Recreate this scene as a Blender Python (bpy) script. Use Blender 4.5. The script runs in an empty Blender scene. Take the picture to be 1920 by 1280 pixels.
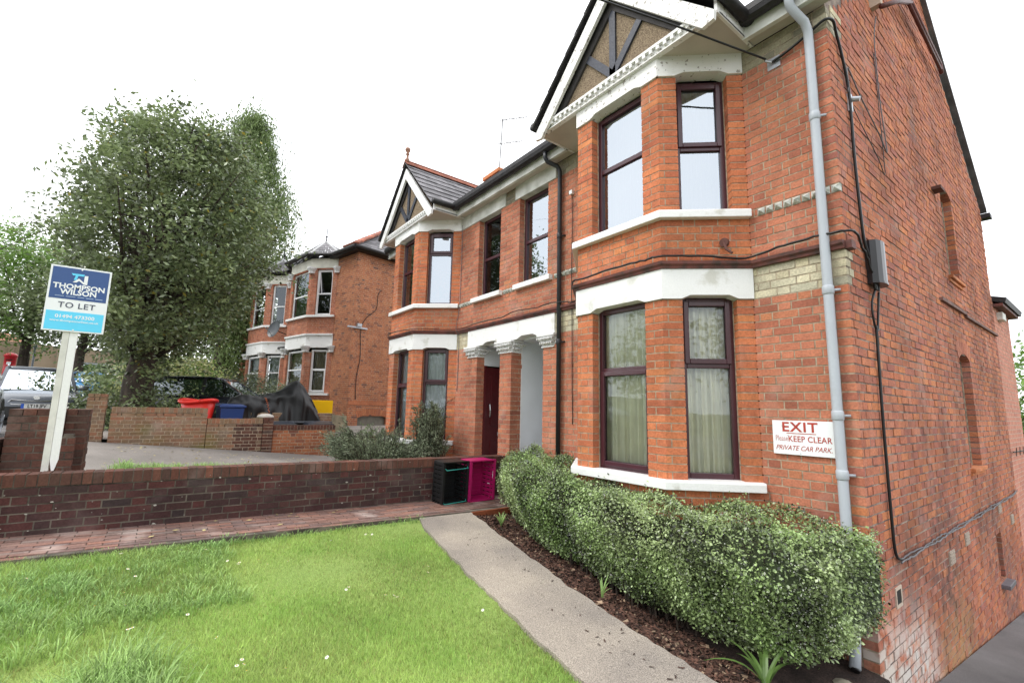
import bpy, math, random
import numpy as np
from mathutils import Vector, Matrix
random.seed(7); rng = np.random.default_rng(7)
SC = bpy.context.scene
COL = SC.collection
# ------------------------------------------------------------------ camera
CAM = Vector((1.335, -4.5, 1.6))
def cam_axes(yaw, pitch, roll):
    cy, sy = math.cos(yaw), math.sin(yaw)
    f = Vector((-sy, cy, 0)); r = Vector((cy, sy, 0)); u = Vector((0, 0, 1))
    cp, sp = math.cos(pitch), math.sin(pitch)
    f, u = f*cp + u*sp, u*cp - f*sp
    cr, sr = math.cos(roll), math.sin(roll)
    r, u = r*cr + u*sr, u*cr - r*sr
    return r, u, f
CR, CU, CF = cam_axes(math.radians(53.157), math.radians(8.198), math.radians(1.249))
cd = bpy.data.cameras.new('camera'); cam = bpy.data.objects.new('camera', cd); COL.objects.link(cam)
cd.sensor_width = 36; cd.lens = 870.3/1920*36; cd.clip_start = .05; cd.clip_end = 2000
cam.matrix_world = Matrix(((CR.x, CU.x, -CF.x, CAM.x), (CR.y, CU.y, -CF.y, CAM.y), (CR.z, CU.z, -CF.z, CAM.z), (0, 0, 0, 1)))
SC.camera = cam
# ------------------------------------------------------------------ world, sun, exposure
W = bpy.data.worlds.new('World'); SC.world = W; W.use_nodes = True
nt = W.node_tree; nt.nodes.clear()
SUN_EL, SUN_AZ = math.radians(52), math.radians(205)      # azimuth measured clockwise from +Y
out = nt.nodes.new('ShaderNodeOutputWorld'); bg = nt.nodes.new('ShaderNodeBackground')
sky = nt.nodes.new('ShaderNodeTexSky'); sky.sky_type = 'NISHITA'; sky.sun_disc = False
sky.sun_elevation = SUN_EL; sky.sun_rotation = SUN_AZ
mul = nt.nodes.new('ShaderNodeVectorMath'); mul.operation = 'SCALE'; mul.inputs['Scale'].default_value = .12
nz = nt.nodes.new('ShaderNodeTexNoise'); nz.inputs['Scale'].default_value = 2.2; nz.inputs['Detail'].default_value = 4
rmp = nt.nodes.new('ShaderNodeValToRGB')
rmp.color_ramp.elements[0].position = .3; rmp.color_ramp.elements[0].color = (1.42, 1.46, 1.52, 1)
rmp.color_ramp.elements[1].position = .75; rmp.color_ramp.elements[1].color = (1.72, 1.73, 1.75, 1)
tc = nt.nodes.new('ShaderNodeTexCoord')
mx = nt.nodes.new('ShaderNodeMix'); mx.data_type = 'RGBA'; mx.inputs[0].default_value = .9
L = nt.links.new
L(tc.outputs['Generated'], nz.inputs['Vector']); L(nz.outputs['Fac'], rmp.inputs['Fac'])
L(sky.outputs[0], mul.inputs[0]); L(mul.outputs[0], mx.inputs[6]); L(rmp.outputs[0], mx.inputs[7])
L(mx.outputs[2], bg.inputs['Color']); L(bg.outputs[0], out.inputs[0]); bg.inputs["Strength"].default_value = 1.0
sd = bpy.data.lights.new('sun', 'SUN'); sd.energy = 1.2; sd.angle = math.radians(14); sd.color = (1, .96, .9)
sun = bpy.data.objects.new('sun', sd); COL.objects.link(sun)
sdir = Vector((math.sin(SUN_AZ)*math.cos(SUN_EL), math.cos(SUN_AZ)*math.cos(SUN_EL), math.sin(SUN_EL)))
sun.rotation_euler = sdir.to_track_quat('Z', 'Y').to_euler(); sun.location = (0, -10, 20)
SC.view_settings.view_transform = 'Standard'; SC.view_settings.look = 'None'
SC.view_settings.exposure = .55; SC.view_settings.gamma = 1; SC.view_settings.use_curve_mapping = False
SC.cycles.max_bounces = 8; SC.cycles.transparent_max_bounces = 12

# ------------------------------------------------------------------ materials
def nd(t, k, **kw):
    n = t.nodes.new(k)
    for a, b in kw.items(): setattr(n, a, b)
    return n
MATS = {}
def mat(name, col, rough=.7, var=.15, scale=6., bump=0., bscale=80., metal=0., col2=None, spec=.4, fine=.0, tonal=0., trans=0., thr=(.35, .65), coat=0., stretch=None):
    """procedural surface: two colours mixed by noise, brightness variation, fine grain, bump; tonal: per-vertex 'tone'"""
    if name in MATS: return MATS[name]
    m = bpy.data.materials.new(name); m.use_nodes = True; t = m.node_tree; b = t.nodes['Principled BSDF']
    geo = nd(t, 'ShaderNodeNewGeometry'); pos = geo.outputs['Position']
    if stretch:
        mp = nd(t, 'ShaderNodeMapping'); mp.inputs['Scale'].default_value = stretch; t.links.new(pos, mp.inputs['Vector']); pos = mp.outputs[0]
    n1 = nd(t, 'ShaderNodeTexNoise'); n1.inputs['Scale'].default_value = scale; n1.inputs['Detail'].default_value = 5; t.links.new(pos, n1.inputs['Vector'])
    r = nd(t, 'ShaderNodeValToRGB'); r.color_ramp.elements[0].position = thr[0]; r.color_ramp.elements[1].position = thr[1]
    c2 = col2 if col2 else tuple(c*(1-var*1.6) for c in col)
    r.color_ramp.elements[0].color = (*c2, 1); r.color_ramp.elements[1].color = (*col, 1)
    t.links.new(n1.outputs['Fac'], r.inputs['Fac']); colout = r.outputs['Color']
    def mulv(c, fac_out, lo, hi):
        mr = nd(t, 'ShaderNodeMapRange'); mr.inputs['To Min'].default_value = lo; mr.inputs['To Max'].default_value = hi
        mr.inputs['From Min'].default_value = 0.; mr.inputs['From Max'].default_value = 1.
        t.links.new(fac_out, mr.inputs['Value'])
        v = nd(t, 'ShaderNodeVectorMath', operation='SCALE'); t.links.new(c, v.inputs[0]); t.links.new(mr.outputs[0], v.inputs['Scale']); return v.outputs[0]
    if fine:
        n2 = nd(t, 'ShaderNodeTexNoise'); n2.inputs['Scale'].default_value = bscale*1.3; n2.inputs['Detail'].default_value = 3; t.links.new(pos, n2.inputs['Vector'])
        mrr = nd(t, 'ShaderNodeMapRange'); mrr.inputs['From Min'].default_value = .3; mrr.inputs['From Max'].default_value = .7; t.links.new(n2.outputs['Fac'], mrr.inputs['Value'])
        colout = mulv(colout, mrr.outputs[0], 1-fine, 1+fine)
    if tonal:
        at = nd(t, 'ShaderNodeAttribute', attribute_name='tone'); colout = mulv(colout, at.outputs['Fac'], 1-tonal, 1+tonal)
    t.links.new(colout, b.inputs['Base Color'])
    b.inputs['Roughness'].default_value = rough; b.inputs['Metallic'].default_value = metal; b.inputs['Specular IOR Level'].default_value = spec
    b.inputs['Coat Weight'].default_value = coat
    if bump:
        n3 = nd(t, 'ShaderNodeTexNoise'); n3.inputs['Scale'].default_value = bscale; n3.inputs['Detail'].default_value = 4; t.links.new(pos, n3.inputs['Vector'])
        bp = nd(t, 'ShaderNodeBump'); bp.inputs['Strength'].default_value = bump; bp.inputs['Distance'].default_value = .01
        t.links.new(n3.outputs['Fac'], bp.inputs['Height']); t.links.new(bp.outputs[0], b.inputs['Normal'])
    if trans:
        o = t.nodes['Material Output']; tr = nd(t, 'ShaderNodeBsdfTranslucent'); t.links.new(colout, tr.inputs['Color'])
        ms = nd(t, 'ShaderNodeMixShader'); ms.inputs[0].default_value = trans
        t.links.new(b.outputs[0], ms.inputs[1]); t.links.new(tr.outputs[0], ms.inputs[2]); t.links.new(ms.outputs[0], o.inputs['Surface'])
    MATS[name] = m; return m

def brick_mat(name, cols, soot=.35, sootscale=1.2, bloom=.0, grain=.25, moss=None, zbloom=None, streak=False):
    m = bpy.data.materials.new(name); m.use_nodes = True; t = m.node_tree; b = t.nodes['Principled BSDF']; ln = t.links.new
    geo = nd(t, 'ShaderNodeNewGeometry'); pos = geo.outputs['Position']
    a1 = nd(t, 'ShaderNodeAttribute', attribute_name='tone'); a2 = nd(t, 'ShaderNodeAttribute', attribute_name='tone'); a2.attribute_type = 'OBJECT'
    ad = nd(t, 'ShaderNodeMath', operation='ADD'); ln(a1.outputs['Fac'], ad.inputs[0]); ln(a2.outputs['Fac'], ad.inputs[1])
    r = nd(t, 'ShaderNodeValToRGB'); cr = r.color_ramp
    while len(cr.elements) < len(cols): cr.elements.new(.5)
    for i, c in enumerate(cols): cr.elements[i].position = i/(len(cols)-1); cr.elements[i].color = (*c, 1)
    ln(ad.outputs[0], r.inputs['Fac']); col = r.outputs['Color']
    def noise(sc, det=5, mp=None):
        n = nd(t, 'ShaderNodeTexNoise'); n.inputs['Scale'].default_value = sc; n.inputs['Detail'].default_value = det
        if mp:
            q = nd(t, 'ShaderNodeMapping'); q.inputs['Scale'].default_value = mp; ln(pos, q.inputs['Vector']); ln(q.outputs[0], n.inputs['Vector'])
        else: ln(pos, n.inputs['Vector'])
        return n.outputs['Fac']
    def rng_(v, a, bb, lo, hi):
        mr = nd(t, 'ShaderNodeMapRange'); mr.inputs['From Min'].default_value = a; mr.inputs['From Max'].default_value = bb
        mr.inputs['To Min'].default_value = lo; mr.inputs['To Max'].default_value = hi; ln(v, mr.inputs['Value']); return mr.outputs[0]
    def scl(c, f):
        v = nd(t, 'ShaderNodeVectorMath', operation='SCALE'); ln(c, v.inputs[0]); ln(f, v.inputs['Scale']); return v.outputs[0]
    def mixc(c, f, cc):
        x = nd(t, 'ShaderNodeMix', data_type='RGBA'); ln(f, x.inputs[0]); ln(c, x.inputs[6]); x.inputs[7].default_value = (*cc, 1); return x.outputs[2]
    g = noise(55, 4); col = scl(col, rng_(g, .3, .7, 1-grain, 1+grain*.7))
    col = scl(col, rng_(noise(9, 3), .3, .7, .86, 1.12))
    col = scl(col, rng_(noise(sootscale, 6), .42, .7, 1., 1-soot))
    if streak: col = scl(col, rng_(noise(1., 5, (2.5, 2.5, .35)), .45, .72, 1., .62))
    if bloom: col = mixc(col, rng_(noise(2.3, 7), .56, .74, 0, bloom), (.62, .52, .47))
    if zbloom:   # old limewash and salts left on the lowest courses (x, y, z, radius)
        for (px, py, pz, rad, cc, am) in zbloom:
            vv = nd(t, 'ShaderNodeVectorMath', operation='DISTANCE'); ln(pos, vv.inputs[0]); vv.inputs[1].default_value = (px, py, pz)
            f1 = rng_(vv.outputs['Value'], rad*.45, rad, 1., 0.); f2 = rng_(noise(7, 6), .36, .56, 0, am)
            mm = nd(t, 'ShaderNodeMath', operation='MULTIPLY'); ln(f1, mm.inputs[0]); ln(f2, mm.inputs[1]); col = mixc(col, mm.outputs[0], cc)
    if moss: col = mixc(col, rng_(noise(moss[1], 6), moss[2], moss[3], 0, moss[4]), moss[0])
    ln(col, b.inputs['Base Color']); b.inputs['Roughness'].default_value = .88; b.inputs['Specular IOR Level'].default_value = .25
    bp = nd(t, 'ShaderNodeBump'); bp.inputs['Strength'].default_value = .5; bp.inputs['Distance'].default_value = .004; ln(noise(120, 5), bp.inputs['Height']); ln(bp.outputs[0], b.inputs['Normal'])
    return m

def glass_mat(name, tint=(.8, .86, .86), refl=1.9, rough=.0):
    m = bpy.data.materials.new(name); m.use_nodes = True; t = m.node_tree; t.nodes.clear(); o = nd(t, 'ShaderNodeOutputMaterial')
    tr = nd(t, 'ShaderNodeBsdfTransparent'); tr.inputs[0].default_value = (*tint, 1)
    gl = nd(t, 'ShaderNodeBsdfGlossy'); gl.inputs['Roughness'].default_value = rough; gl.inputs[0].default_value = (.86, .93, 1, 1)
    geo = nd(t, 'ShaderNodeNewGeometry'); n = nd(t, 'ShaderNodeTexNoise'); n.inputs['Scale'].default_value = 2.; t.links.new(geo.outputs['Position'], n.inputs['Vector'])
    bp = nd(t, 'ShaderNodeBump'); bp.inputs['Strength'].default_value = .06; bp.inputs['Distance'].default_value = .02; t.links.new(n.outputs['Fac'], bp.inputs['Height'])
    t.links.new(bp.outputs[0], gl.inputs['Normal'])
    fr = nd(t, 'ShaderNodeFresnel'); fr.inputs['IOR'].default_value = refl; ms = nd(t, 'ShaderNodeMixShader')
    t.links.new(fr.outputs[0], ms.inputs[0]); t.links.new(tr.outputs[0], ms.inputs[1]); t.links.new(gl.outputs[0], ms.inputs[2]); t.links.new(ms.outputs[0], o.inputs[0])
    MATS[name] = m; return m

M_RED = brick_mat('red_brick', [(0.344, 0.122, 0.079), (0.433, 0.152, 0.092), (0.505, 0.188, 0.110), (0.534, 0.203, 0.120), (0.464, 0.168, 0.102), (0.565, 0.223, 0.110)], soot=.28, bloom=.22)
M_BAY = brick_mat('rubbed_brick', [(0.430, 0.128, 0.070), (0.552, 0.175, 0.084), (0.614, 0.210, 0.093), (0.511, 0.165, 0.084), (0.645, 0.242, 0.098)], soot=.3, bloom=.2)
M_SIDE = brick_mat('weathered_brick', [(0.342, 0.137, 0.098), (0.523, 0.177, 0.089), (0.431, 0.154, 0.104), (0.592, 0.217, 0.094), (0.375, 0.137, 0.104), (0.545, 0.201, 0.104), (0.478, 0.205, 0.156)], soot=.42, bloom=.2, streak=False,
    zbloom=[(0, .75, -.85, 1.1, (.60, .55, .51), 1.), (0, .05, -.5, .6, (.62, .56, .5), .9), (0, 2.4, -.95, 1.0, (.36, .26, .13), .6), (0, 2.2, .25, .95, (.10, .06, .055), .75), (0, 4.7, .1, 1.0, (.13, .07, .06), .6), (0, 1.0, .25, .5, (.12, .07, .06), .6), (0, 5.6, -.9, .9, (.16, .10, .09), .6)])
M_YEL = brick_mat('gault_brick', [(0.497, 0.441, 0.294), (0.595, 0.525, 0.357), (0.411, 0.378, 0.284), (0.649, 0.588, 0.420), (0.454, 0.430, 0.326)], soot=.3, sootscale=3)
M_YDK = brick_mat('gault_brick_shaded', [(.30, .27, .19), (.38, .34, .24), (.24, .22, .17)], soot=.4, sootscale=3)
M_DARK = brick_mat('purple_brick', [(.045, .026, .027), (.075, .032, .030), (.055, .034, .032), (.10, .036, .032), (.045, .032, .032), (.12, .05, .04)], soot=.35, bloom=.10)
M_COPE = brick_mat('coping_brick', [(.10, .05, .038), (.145, .06, .042), (.085, .05, .04), (.18, .075, .05)], soot=.4, bloom=.2)
M_OLIVE = brick_mat('olive_stained_brick', [(.25, .14, .085), (.27, .17, .10), (.22, .15, .10), (.31, .14, .08), (.26, .19, .13)], soot=.35, bloom=.25, moss=((.19, .18, .05), 1.2, .5, .68, .65))
M_NRED = brick_mat('neighbour_brick', [(.14, .075, .065), (.36, .13, .07), (.42, .155, .075), (.45, .17, .085), (.47, .19, .09), (.26, .10, .07)], soot=.25)
M_PINK = brick_mat('pink_brick', [(.56, .24, .18), (.62, .28, .20), (.50, .22, .17)], soot=.12, grain=.15)
M_PATHB = brick_mat('paving_brick', [(.20, .125, .105), (.25, .14, .11), (.17, .12, .11), (.30, .15, .11), (.23, .18, .16)], soot=.35, bloom=.5)
MORTAR = mat('mortar', (.50, .41, .30), .95, .3, 20, .5, 200, fine=.15)
MORTAR_D = mat('dark_mortar', (.17, .145, .115), .95, .4, 6, .6, 150, fine=.2)
MORTAR_S = mat('eroded_mortar', (.34, .27, .22), .95, .0, 5, .8, 90, col2=(.13, .10, .09), thr=(.4, .6), fine=.3)
MORTAR_P = mat('pale_mortar', (.55, .45, .36), .95, .1, 6, .2, 150)
WHITE = mat('white_paint', (.80, .80, .79), .5, .0, 5, .15, 60, fine=.03, col2=(.60, .59, .54), thr=(.30, .42))
WHITEOLD = mat('flaking_white_paint', (.78, .77, .75), .6, .0, 22, .25, 70, col2=(.34, .31, .28), thr=(.345, .39))
WHITESTN = mat('stained_white_paint', (.72, .72, .68), .6, .0, 4, .15, 60, col2=(.42, .42, .37), thr=(.3, .6))
SOFFIT = mat('soffit_paint', (.55, .50, .44), .7, .08, 3, .05)
STONE_W = mat('white_carved_stone', (.74, .74, .73), .75, .0, 60, .8, 60, col2=(.36, .36, .37), thr=(.34, .5))
NAIL = mat('nailhead_stone', (.55, .56, .52), .8, .0, 25, .3, 90, col2=(.25, .27, .22), thr=(.35, .55))
BRWN = mat('brown_moulding', (.17, .055, .045), .65, .0, 9, .4, 60, col2=(.06, .035, .03), thr=(.35, .6))
FRAME = mat('maroon_frame', (.060, .016, .024), .28, .1, 4, spec=.55)
FRAMED = mat('frame_gasket', (.012, .01, .012), .5)
WFRAME = mat('white_upvc_frame', (.82, .83, .84), .35, .02)
GLASS = glass_mat('window_glass', (.93, .96, .95), refl=1.75)
GLASS_B = glass_mat('bright_window_glass', (.9, .95, .97), refl=4.5)
CARGLASS = glass_mat('car_glass', (.35, .42, .42), 1.65)
CURT = mat('curtain_cloth', (.95, .91, .75), .9, .08, 5, .2, 200)
NET = mat('net_curtain', (.82, .85, .87), .9, .05, 7, .1, 200, trans=.3)
BLIND = mat('roller_blind', (.42, .36, .26), .9, .05, 3)
ROOM = mat('dim_room_plaster', (.06, .06, .06), .9)  # near-black wall colour stands in for the darkness of the rooms
ROOMW = mat('pale_room_plaster', (.45, .47, .48), .9)
SLATE = mat('roof_slate', (.19, .18, .19), .6, .25, 5, .5, 60, tonal=.35, fine=.2)
RIDGE = mat('terracotta_ridge', (.36, .12, .07), .8, .3, 7, .5, 50, tonal=.25)
GUTTER = mat('black_gutter', (.022, .020, .022), .55, .4, 12, .3, 40)
GREYPIPE = mat('grey_downpipe', (.42, .45, .49), .4, .05, 4, .05)
BLKPIPE = mat('black_downpipe', (.03, .032, .038), .35, .2, 6, .15)
BLKCABLE = mat('black_cable', (.012, .012, .013), .4, .2, 10)
GREYCABLE = mat('grey_cable', (.16, .15, .16), .5, .2, 10)
ROUGHC = mat('roughcast', (.30, .23, .15), .95, .0, 90, 1., 90, col2=(.13, .09, .06), thr=(.35, .6), fine=.3)
TIMBER = mat('blue_black_timber', (.035, .04, .06), .5, .2, 9, .3, 30)
DOORM = mat('dark_red_door', (.085, .008, .010), .25, .1, 2)
PORCHW = mat('pale_porch_render', (.72, .745, .77), .7, .04, 3, .1, 90)
STEEL = mat('galvanised_metal', (.45, .47, .50), .4, .1, 9, metal=.7)
CHROME = mat('chrome', (.7, .7, .7), .15, metal=1.)
CONC = mat('aggregate_concrete', (.38, .33, .27), .95, .0, 1.3, 1., 110, col2=(.25, .22, .19), thr=(.35, .62), fine=.5)
TARMAC = mat('tarmac', (.20, .19, .19), .93, .25, 1.3, .8, 180, fine=.4)
TARMAC_L = mat('old_pale_tarmac', (.29, .262, .238), .93, .2, 1.0, .8, 150, fine=.35)
SOIL = mat('dark_soil', (.055, .035, .028), .98, .35, 9, 1., 60, fine=.5)
LAWNG = mat('lawn_base', (.28, .37, .10), .98, .0, 1.6, 1., 120, col2=(.22, .32, .08), thr=(.35, .65), fine=.4)
VERGE = mat('rough_ground', (.12, .14, .06), .98, .3, .4, .5, 20)
GRASS = mat('grass_blade', (.42, .53, .17), .6, .0, 2.2, col2=(.29, .45, .11), thr=(.3, .7), tonal=.55, trans=.35, spec=.3)
GRASSL = mat('long_grass_blade', (.36, .50, .17), .55, .0, .9, col2=(.28, .44, .15), tonal=.5, trans=.35, spec=.3)
BARKC = mat('bark_chip', (.11, .055, .038), .95, .3, 30, .5, 100, tonal=.8)
TRUNKM = mat('bark', (.085, .065, .05), .95, .4, 8, 1., 30, stretch=(1, 1, .2))
def leafm(name, c, tonal=.6, tr=.25, rough=.4, spec=.5, c2=None): return mat(name, c, rough, .0, 1.2, col2=c2 or tuple(x*.75 for x in c), tonal=tonal, trans=tr, spec=spec)
LEAFH = leafm('hedge_leaf', (.31, .38, .18), .95, c2=(.20, .29, .10), tr=.2, rough=.32, spec=.7)
LEAFHW = mat('hedge_blossom', (.55, .56, .50), .7, .1, 9)
LEAFT = leafm('holly_leaf', (.20, .245, .11), .85, rough=.3, spec=.7, c2=(.135, .18, .08), tr=.3)
LEAFY = leafm('yellowing_leaf', (.36, .30, .05), .4)
LEAFC = leafm('conifer_leaf', (.17, .24, .08), .6, rough=.6)
LEAFL = leafm('light_green_leaf', (.17, .29, .06), .5, tr=.4)
LEAFCR = leafm('cream_variegated_leaf', (.50, .52, .24), .5, tr=.3)
LEAFJ = leafm('juniper_leaf', (.21, .24, .15), .8, rough=.6, c2=(.13, .17, .10))
BLACKP = mat('black_plastic', (.012, .013, .014), .4)
MAGENTA = mat('magenta_plastic', (.42, .012, .12), .35, .1, 5)
TEAL = mat('teal_plastic', (.03, .33, .28), .4)
REDP = mat('red_plastic', (.72, .025, .015), .35, .05, 3)
BLUEP = mat('blue_plastic', (.025, .055, .19), .4, .05, 3)
YELP = mat('yellow_paint', (.85, .52, .005), .4, .04, 3)
COVER = mat('black_cover_cloth', (.012, .012, .013), .45, .2, 6, .3, 30)
ORANGE = mat('orange_cord', (.5, .12, .04), .7)
TYRE = mat('tyre_rubber', (.015, .015, .015), .8)
CARGREY = mat('grey_car_paint', (.10, .11, .13), .35, .02, 2, metal=.2, coat=.4)
CARSILV = mat('silver_car_paint', (.36, .39, .38), .35, .02, 2, metal=.2, coat=.4)
CARBLK = mat('black_car_paint', (.018, .02, .03), .2, .02, 2, metal=.3, coat=1.)
CARWHT = mat('white_car_paint', (.75, .76, .78), .25, .02, 2, coat=1.)
CARBLU = mat('blue_car_paint', (.10, .30, .55), .25, .02, 2, coat=1.)
SIGNW = mat('white_sign_face', (.82, .84, .86), .35, .02, 3)
SIGNBL = mat('navy_print', (.035, .085, .25), .35, .02)
SIGNSK = mat('sky_blue_print', (.12, .62, .90), .35, .02)
SIGNDK = mat('slate_print', (.06, .07, .11), .4, .02)
SIGNRED = mat('red_sign_paint', (.50, .06, .04), .5, .2, 40)
SIGNFADE = mat('faded_red_sign_paint', (.62, .30, .30), .5, .2, 40)
TAN = mat('tan_render', (.34, .26, .18), .9, .12, .8, .3, 9)
PBRED = mat('post_box_red', (.50, .012, .02), .3)
STONEP = mat('pale_stone', (.40, .36, .27), .9, .2, 9, .6, 50)
PLATEW = mat('plate_white', (.75, .75, .72), .4)
PLATEB = mat('plate_blue', (.03, .12, .6), .4)
INK = mat('black_print', (.01, .01, .01), .5)
LIGHTLENS = mat('headlight_lens', (.62, .66, .68), .1, .2, 30, spec=.8)

# ------------------------------------------------------------------ mesh helpers
def link(o, parent=None):
    COL.objects.link(o)
    if parent is not None: o.parent = parent
    return o
def tag(o, label=None, cat=None, group=None, kind=None):
    if label: o['label'] = label
    if cat: o['category'] = cat
    if group: o['group'] = group
    if kind: o['kind'] = kind
    return o
def empty(name, loc=(0, 0, 0), label=None, cat=None, group=None, rz=0):
    o = bpy.data.objects.new(name, None); COL.objects.link(o); o.location = loc; o.rotation_euler = (0, 0, rz); o.empty_display_size = .1
    return tag(o, label, cat, group)
class MB:
    def __init__(s): s.v = []; s.f = []; s.m = []; s.t = []
    def poly(s, pts, mi=0, tone=.5):
        i = len(s.v); s.v += [tuple(p) for p in pts]; s.t += [tone]*len(pts); s.f.append(tuple(range(i, i+len(pts)))); s.m.append(mi)
    def hexa(s, P, mi=0, tone=.5):       # 8 points: bottom 4 ccw, top 4
        i = len(s.v); s.v += [tuple(p) for p in P]; s.t += [tone]*8
        for q in ((3, 2, 1, 0), (4, 5, 6, 7), (0, 1, 5, 4), (1, 2, 6, 5), (2, 3, 7, 6), (3, 0, 4, 7)): s.f.append(tuple(i+k for k in q)); s.m.append(mi)
    def box(s, a, b, mi=0, tone=.5):
        x0, y0, z0 = a; x1, y1, z1 = b
        s.hexa([(x0, y0, z0), (x1, y0, z0), (x1, y1, z0), (x0, y1, z0), (x0, y0, z1), (x1, y0, z1), (x1, y1, z1), (x0, y1, z1)], mi, tone)
    def fbox(s, fr, a, b, mi=0, tone=.5):  # box in a frame (u along wall, d outward, z)
        (u0, d0, z0), (u1, d1, z1) = a, b
        s.hexa([fr(*p) for p in [(u0, d1, z0), (u1, d1, z0), (u1, d0, z0), (u0, d0, z0), (u0, d1, z1), (u1, d1, z1), (u1, d0, z1), (u0, d0, z1)]], mi, tone)
    def ext(s, pts, fr, d0, d1, mi=0, tone=.5):   # polygon (u,z) extruded between outward distances
        A = [fr(u, d1, z) for u, z in pts]; B = [fr(u, d0, z) for u, z in pts]; n = len(pts)
        s.poly(A, mi, tone); s.poly(B[::-1], mi, tone)
        for i in range(n): j = (i+1) % n; s.poly([A[i], B[i], B[j], A[j]], mi, tone)
    def bar(s, p, q, w, h, mi=0, up=(0, 0, 1), tone=.5):
        p, q = Vector(p), Vector(q); d = (q-p).normalized(); up = Vector(up); x = d.cross(up)
        if x.length < 1e-4: x = d.cross(Vector((1, 0, 0)))
        x.normalize(); y = x.cross(d).normalized(); x *= w/2; y *= h/2
        s.hexa([p-x-y, p+x-y, p+x+y, p-x+y, q-x-y, q+x-y, q+x+y, q-x+y], mi, tone)
    def tube(s, pts, r, n=8, mi=0, tone=.5, cap=True):
        pts = [Vector(p) for p in pts]; rs = r if isinstance(r, (list, tuple)) else [r]*len(pts); rings = []; px = None
        for i, p in enumerate(pts):
            d = (pts[min(i+1, len(pts)-1)]-pts[max(i-1, 0)])
            d = d.normalized() if d.length > 1e-9 else Vector((0, 0, 1))
            if px is None:
                px = d.cross(Vector((0, 0, 1)))
                if px.length < 1e-3: px = d.cross(Vector((1, 0, 0)))
            px = (px - d*px.dot(d)); px = px.normalized() if px.length > 1e-6 else d.orthogonal().normalized()
            py = d.cross(px); b = len(s.v)
            for k in range(n):
                a = 2*math.pi*k/n; s.v.append(tuple(p+(px*math.cos(a)+py*math.sin(a))*rs[i])); s.t.append(tone)
            rings.append(b)
        for i in range(len(rings)-1):
            for k in range(n): s.f.append((rings[i]+k, rings[i]+(k+1) % n, rings[i+1]+(k+1) % n, rings[i+1]+k)); s.m.append(mi)
        if cap:
            s.f.append(tuple(rings[0]+k for k in range(n))[::-1]); s.m.append(mi); s.f.append(tuple(rings[-1]+k for k in range(n))); s.m.append(mi)
    def lathe(s, c, prof, n=14, mi=0, tone=.5):
        c = Vector(c); rings = []
        for r, z in prof:
            b = len(s.v)
            for k in range(n): a = 2*math.pi*k/n; s.v.append((c.x+r*math.cos(a), c.y+r*math.sin(a), c.z+z)); s.t.append(tone)
            rings.append(b)
        for i in range(len(rings)-1):
            for k in range(n): s.f.append((rings[i]+k, rings[i]+(k+1) % n, rings[i+1]+(k+1) % n, rings[i+1]+k)); s.m.append(mi)
        s.f.append(tuple(rings[0]+k for k in range(n))[::-1]); s.m.append(mi); s.f.append(tuple(rings[-1]+k for k in range(n))); s.m.append(mi)
    def sweep(s, path, prof, mi=0, tone=.5, side=1):   # path of XY points, profile list of (out, z) closed; out is to the right of travel * side
        n = len(path); P = [Vector((p[0], p[1])) for p in path]; rings = []
        for i in range(n):
            d0 = (P[i]-P[i-1]).normalized() if i else (P[1]-P[0]).normalized(); d1 = (P[i+1]-P[i]).normalized() if i < n-1 else d0
            n0 = Vector((d0.y, -d0.x))*side; n1 = Vector((d1.y, -d1.x))*side; m_ = (n0+n1); m_ = m_/m_.length_squared*2 if m_.length > 1e-5 else n0
            m_ = (n0+n1)/(1+n0.dot(n1)); b = len(s.v)
            for o, z in prof: q = P[i]+m_*o; s.v.append((q.x, q.y, z)); s.t.append(tone)
            rings.append(b)
        k = len(prof)
        for i in range(n-1):
            for j in range(k): jj = (j+1) % k; s.f.append((rings[i]+j, rings[i]+jj, rings[i+1]+jj, rings[i+1]+j)); s.m.append(mi)
        s.f.append(tuple(rings[0]+j for j in range(k))[::-1]); s.m.append(mi); s.f.append(tuple(rings[-1]+j for j in range(k))); s.m.append(mi)
    def mesh(s, name, mats, smooth=False):
        me = bpy.data.meshes.new(name); me.from_pydata([tuple(v) for v in s.v], [], s.f)
        for m in (mats if isinstance(mats, (list, tuple)) else [mats]): me.materials.append(m)
        me.polygons.foreach_set('material_index', s.m)
        if smooth: me.polygons.foreach_set('use_smooth', [True]*len(s.f))
        a = me.attributes.new('tone', 'FLOAT', 'POINT'); a.data.foreach_set('value', s.t); me.update(); return me
    def build(s, name, mats, parent=None, smooth=False, kind=None, bevel=0, label=None):
        o = link(bpy.data.objects.new(name, s.mesh(name, mats, smooth)), parent)
        if bevel: b = o.modifiers.new('bevel', 'BEVEL'); b.width = bevel; b.segments = 2; b.limit_method = 'ANGLE'
        if kind: o['kind'] = kind
        if label: o['label'] = label
        return o
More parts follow.
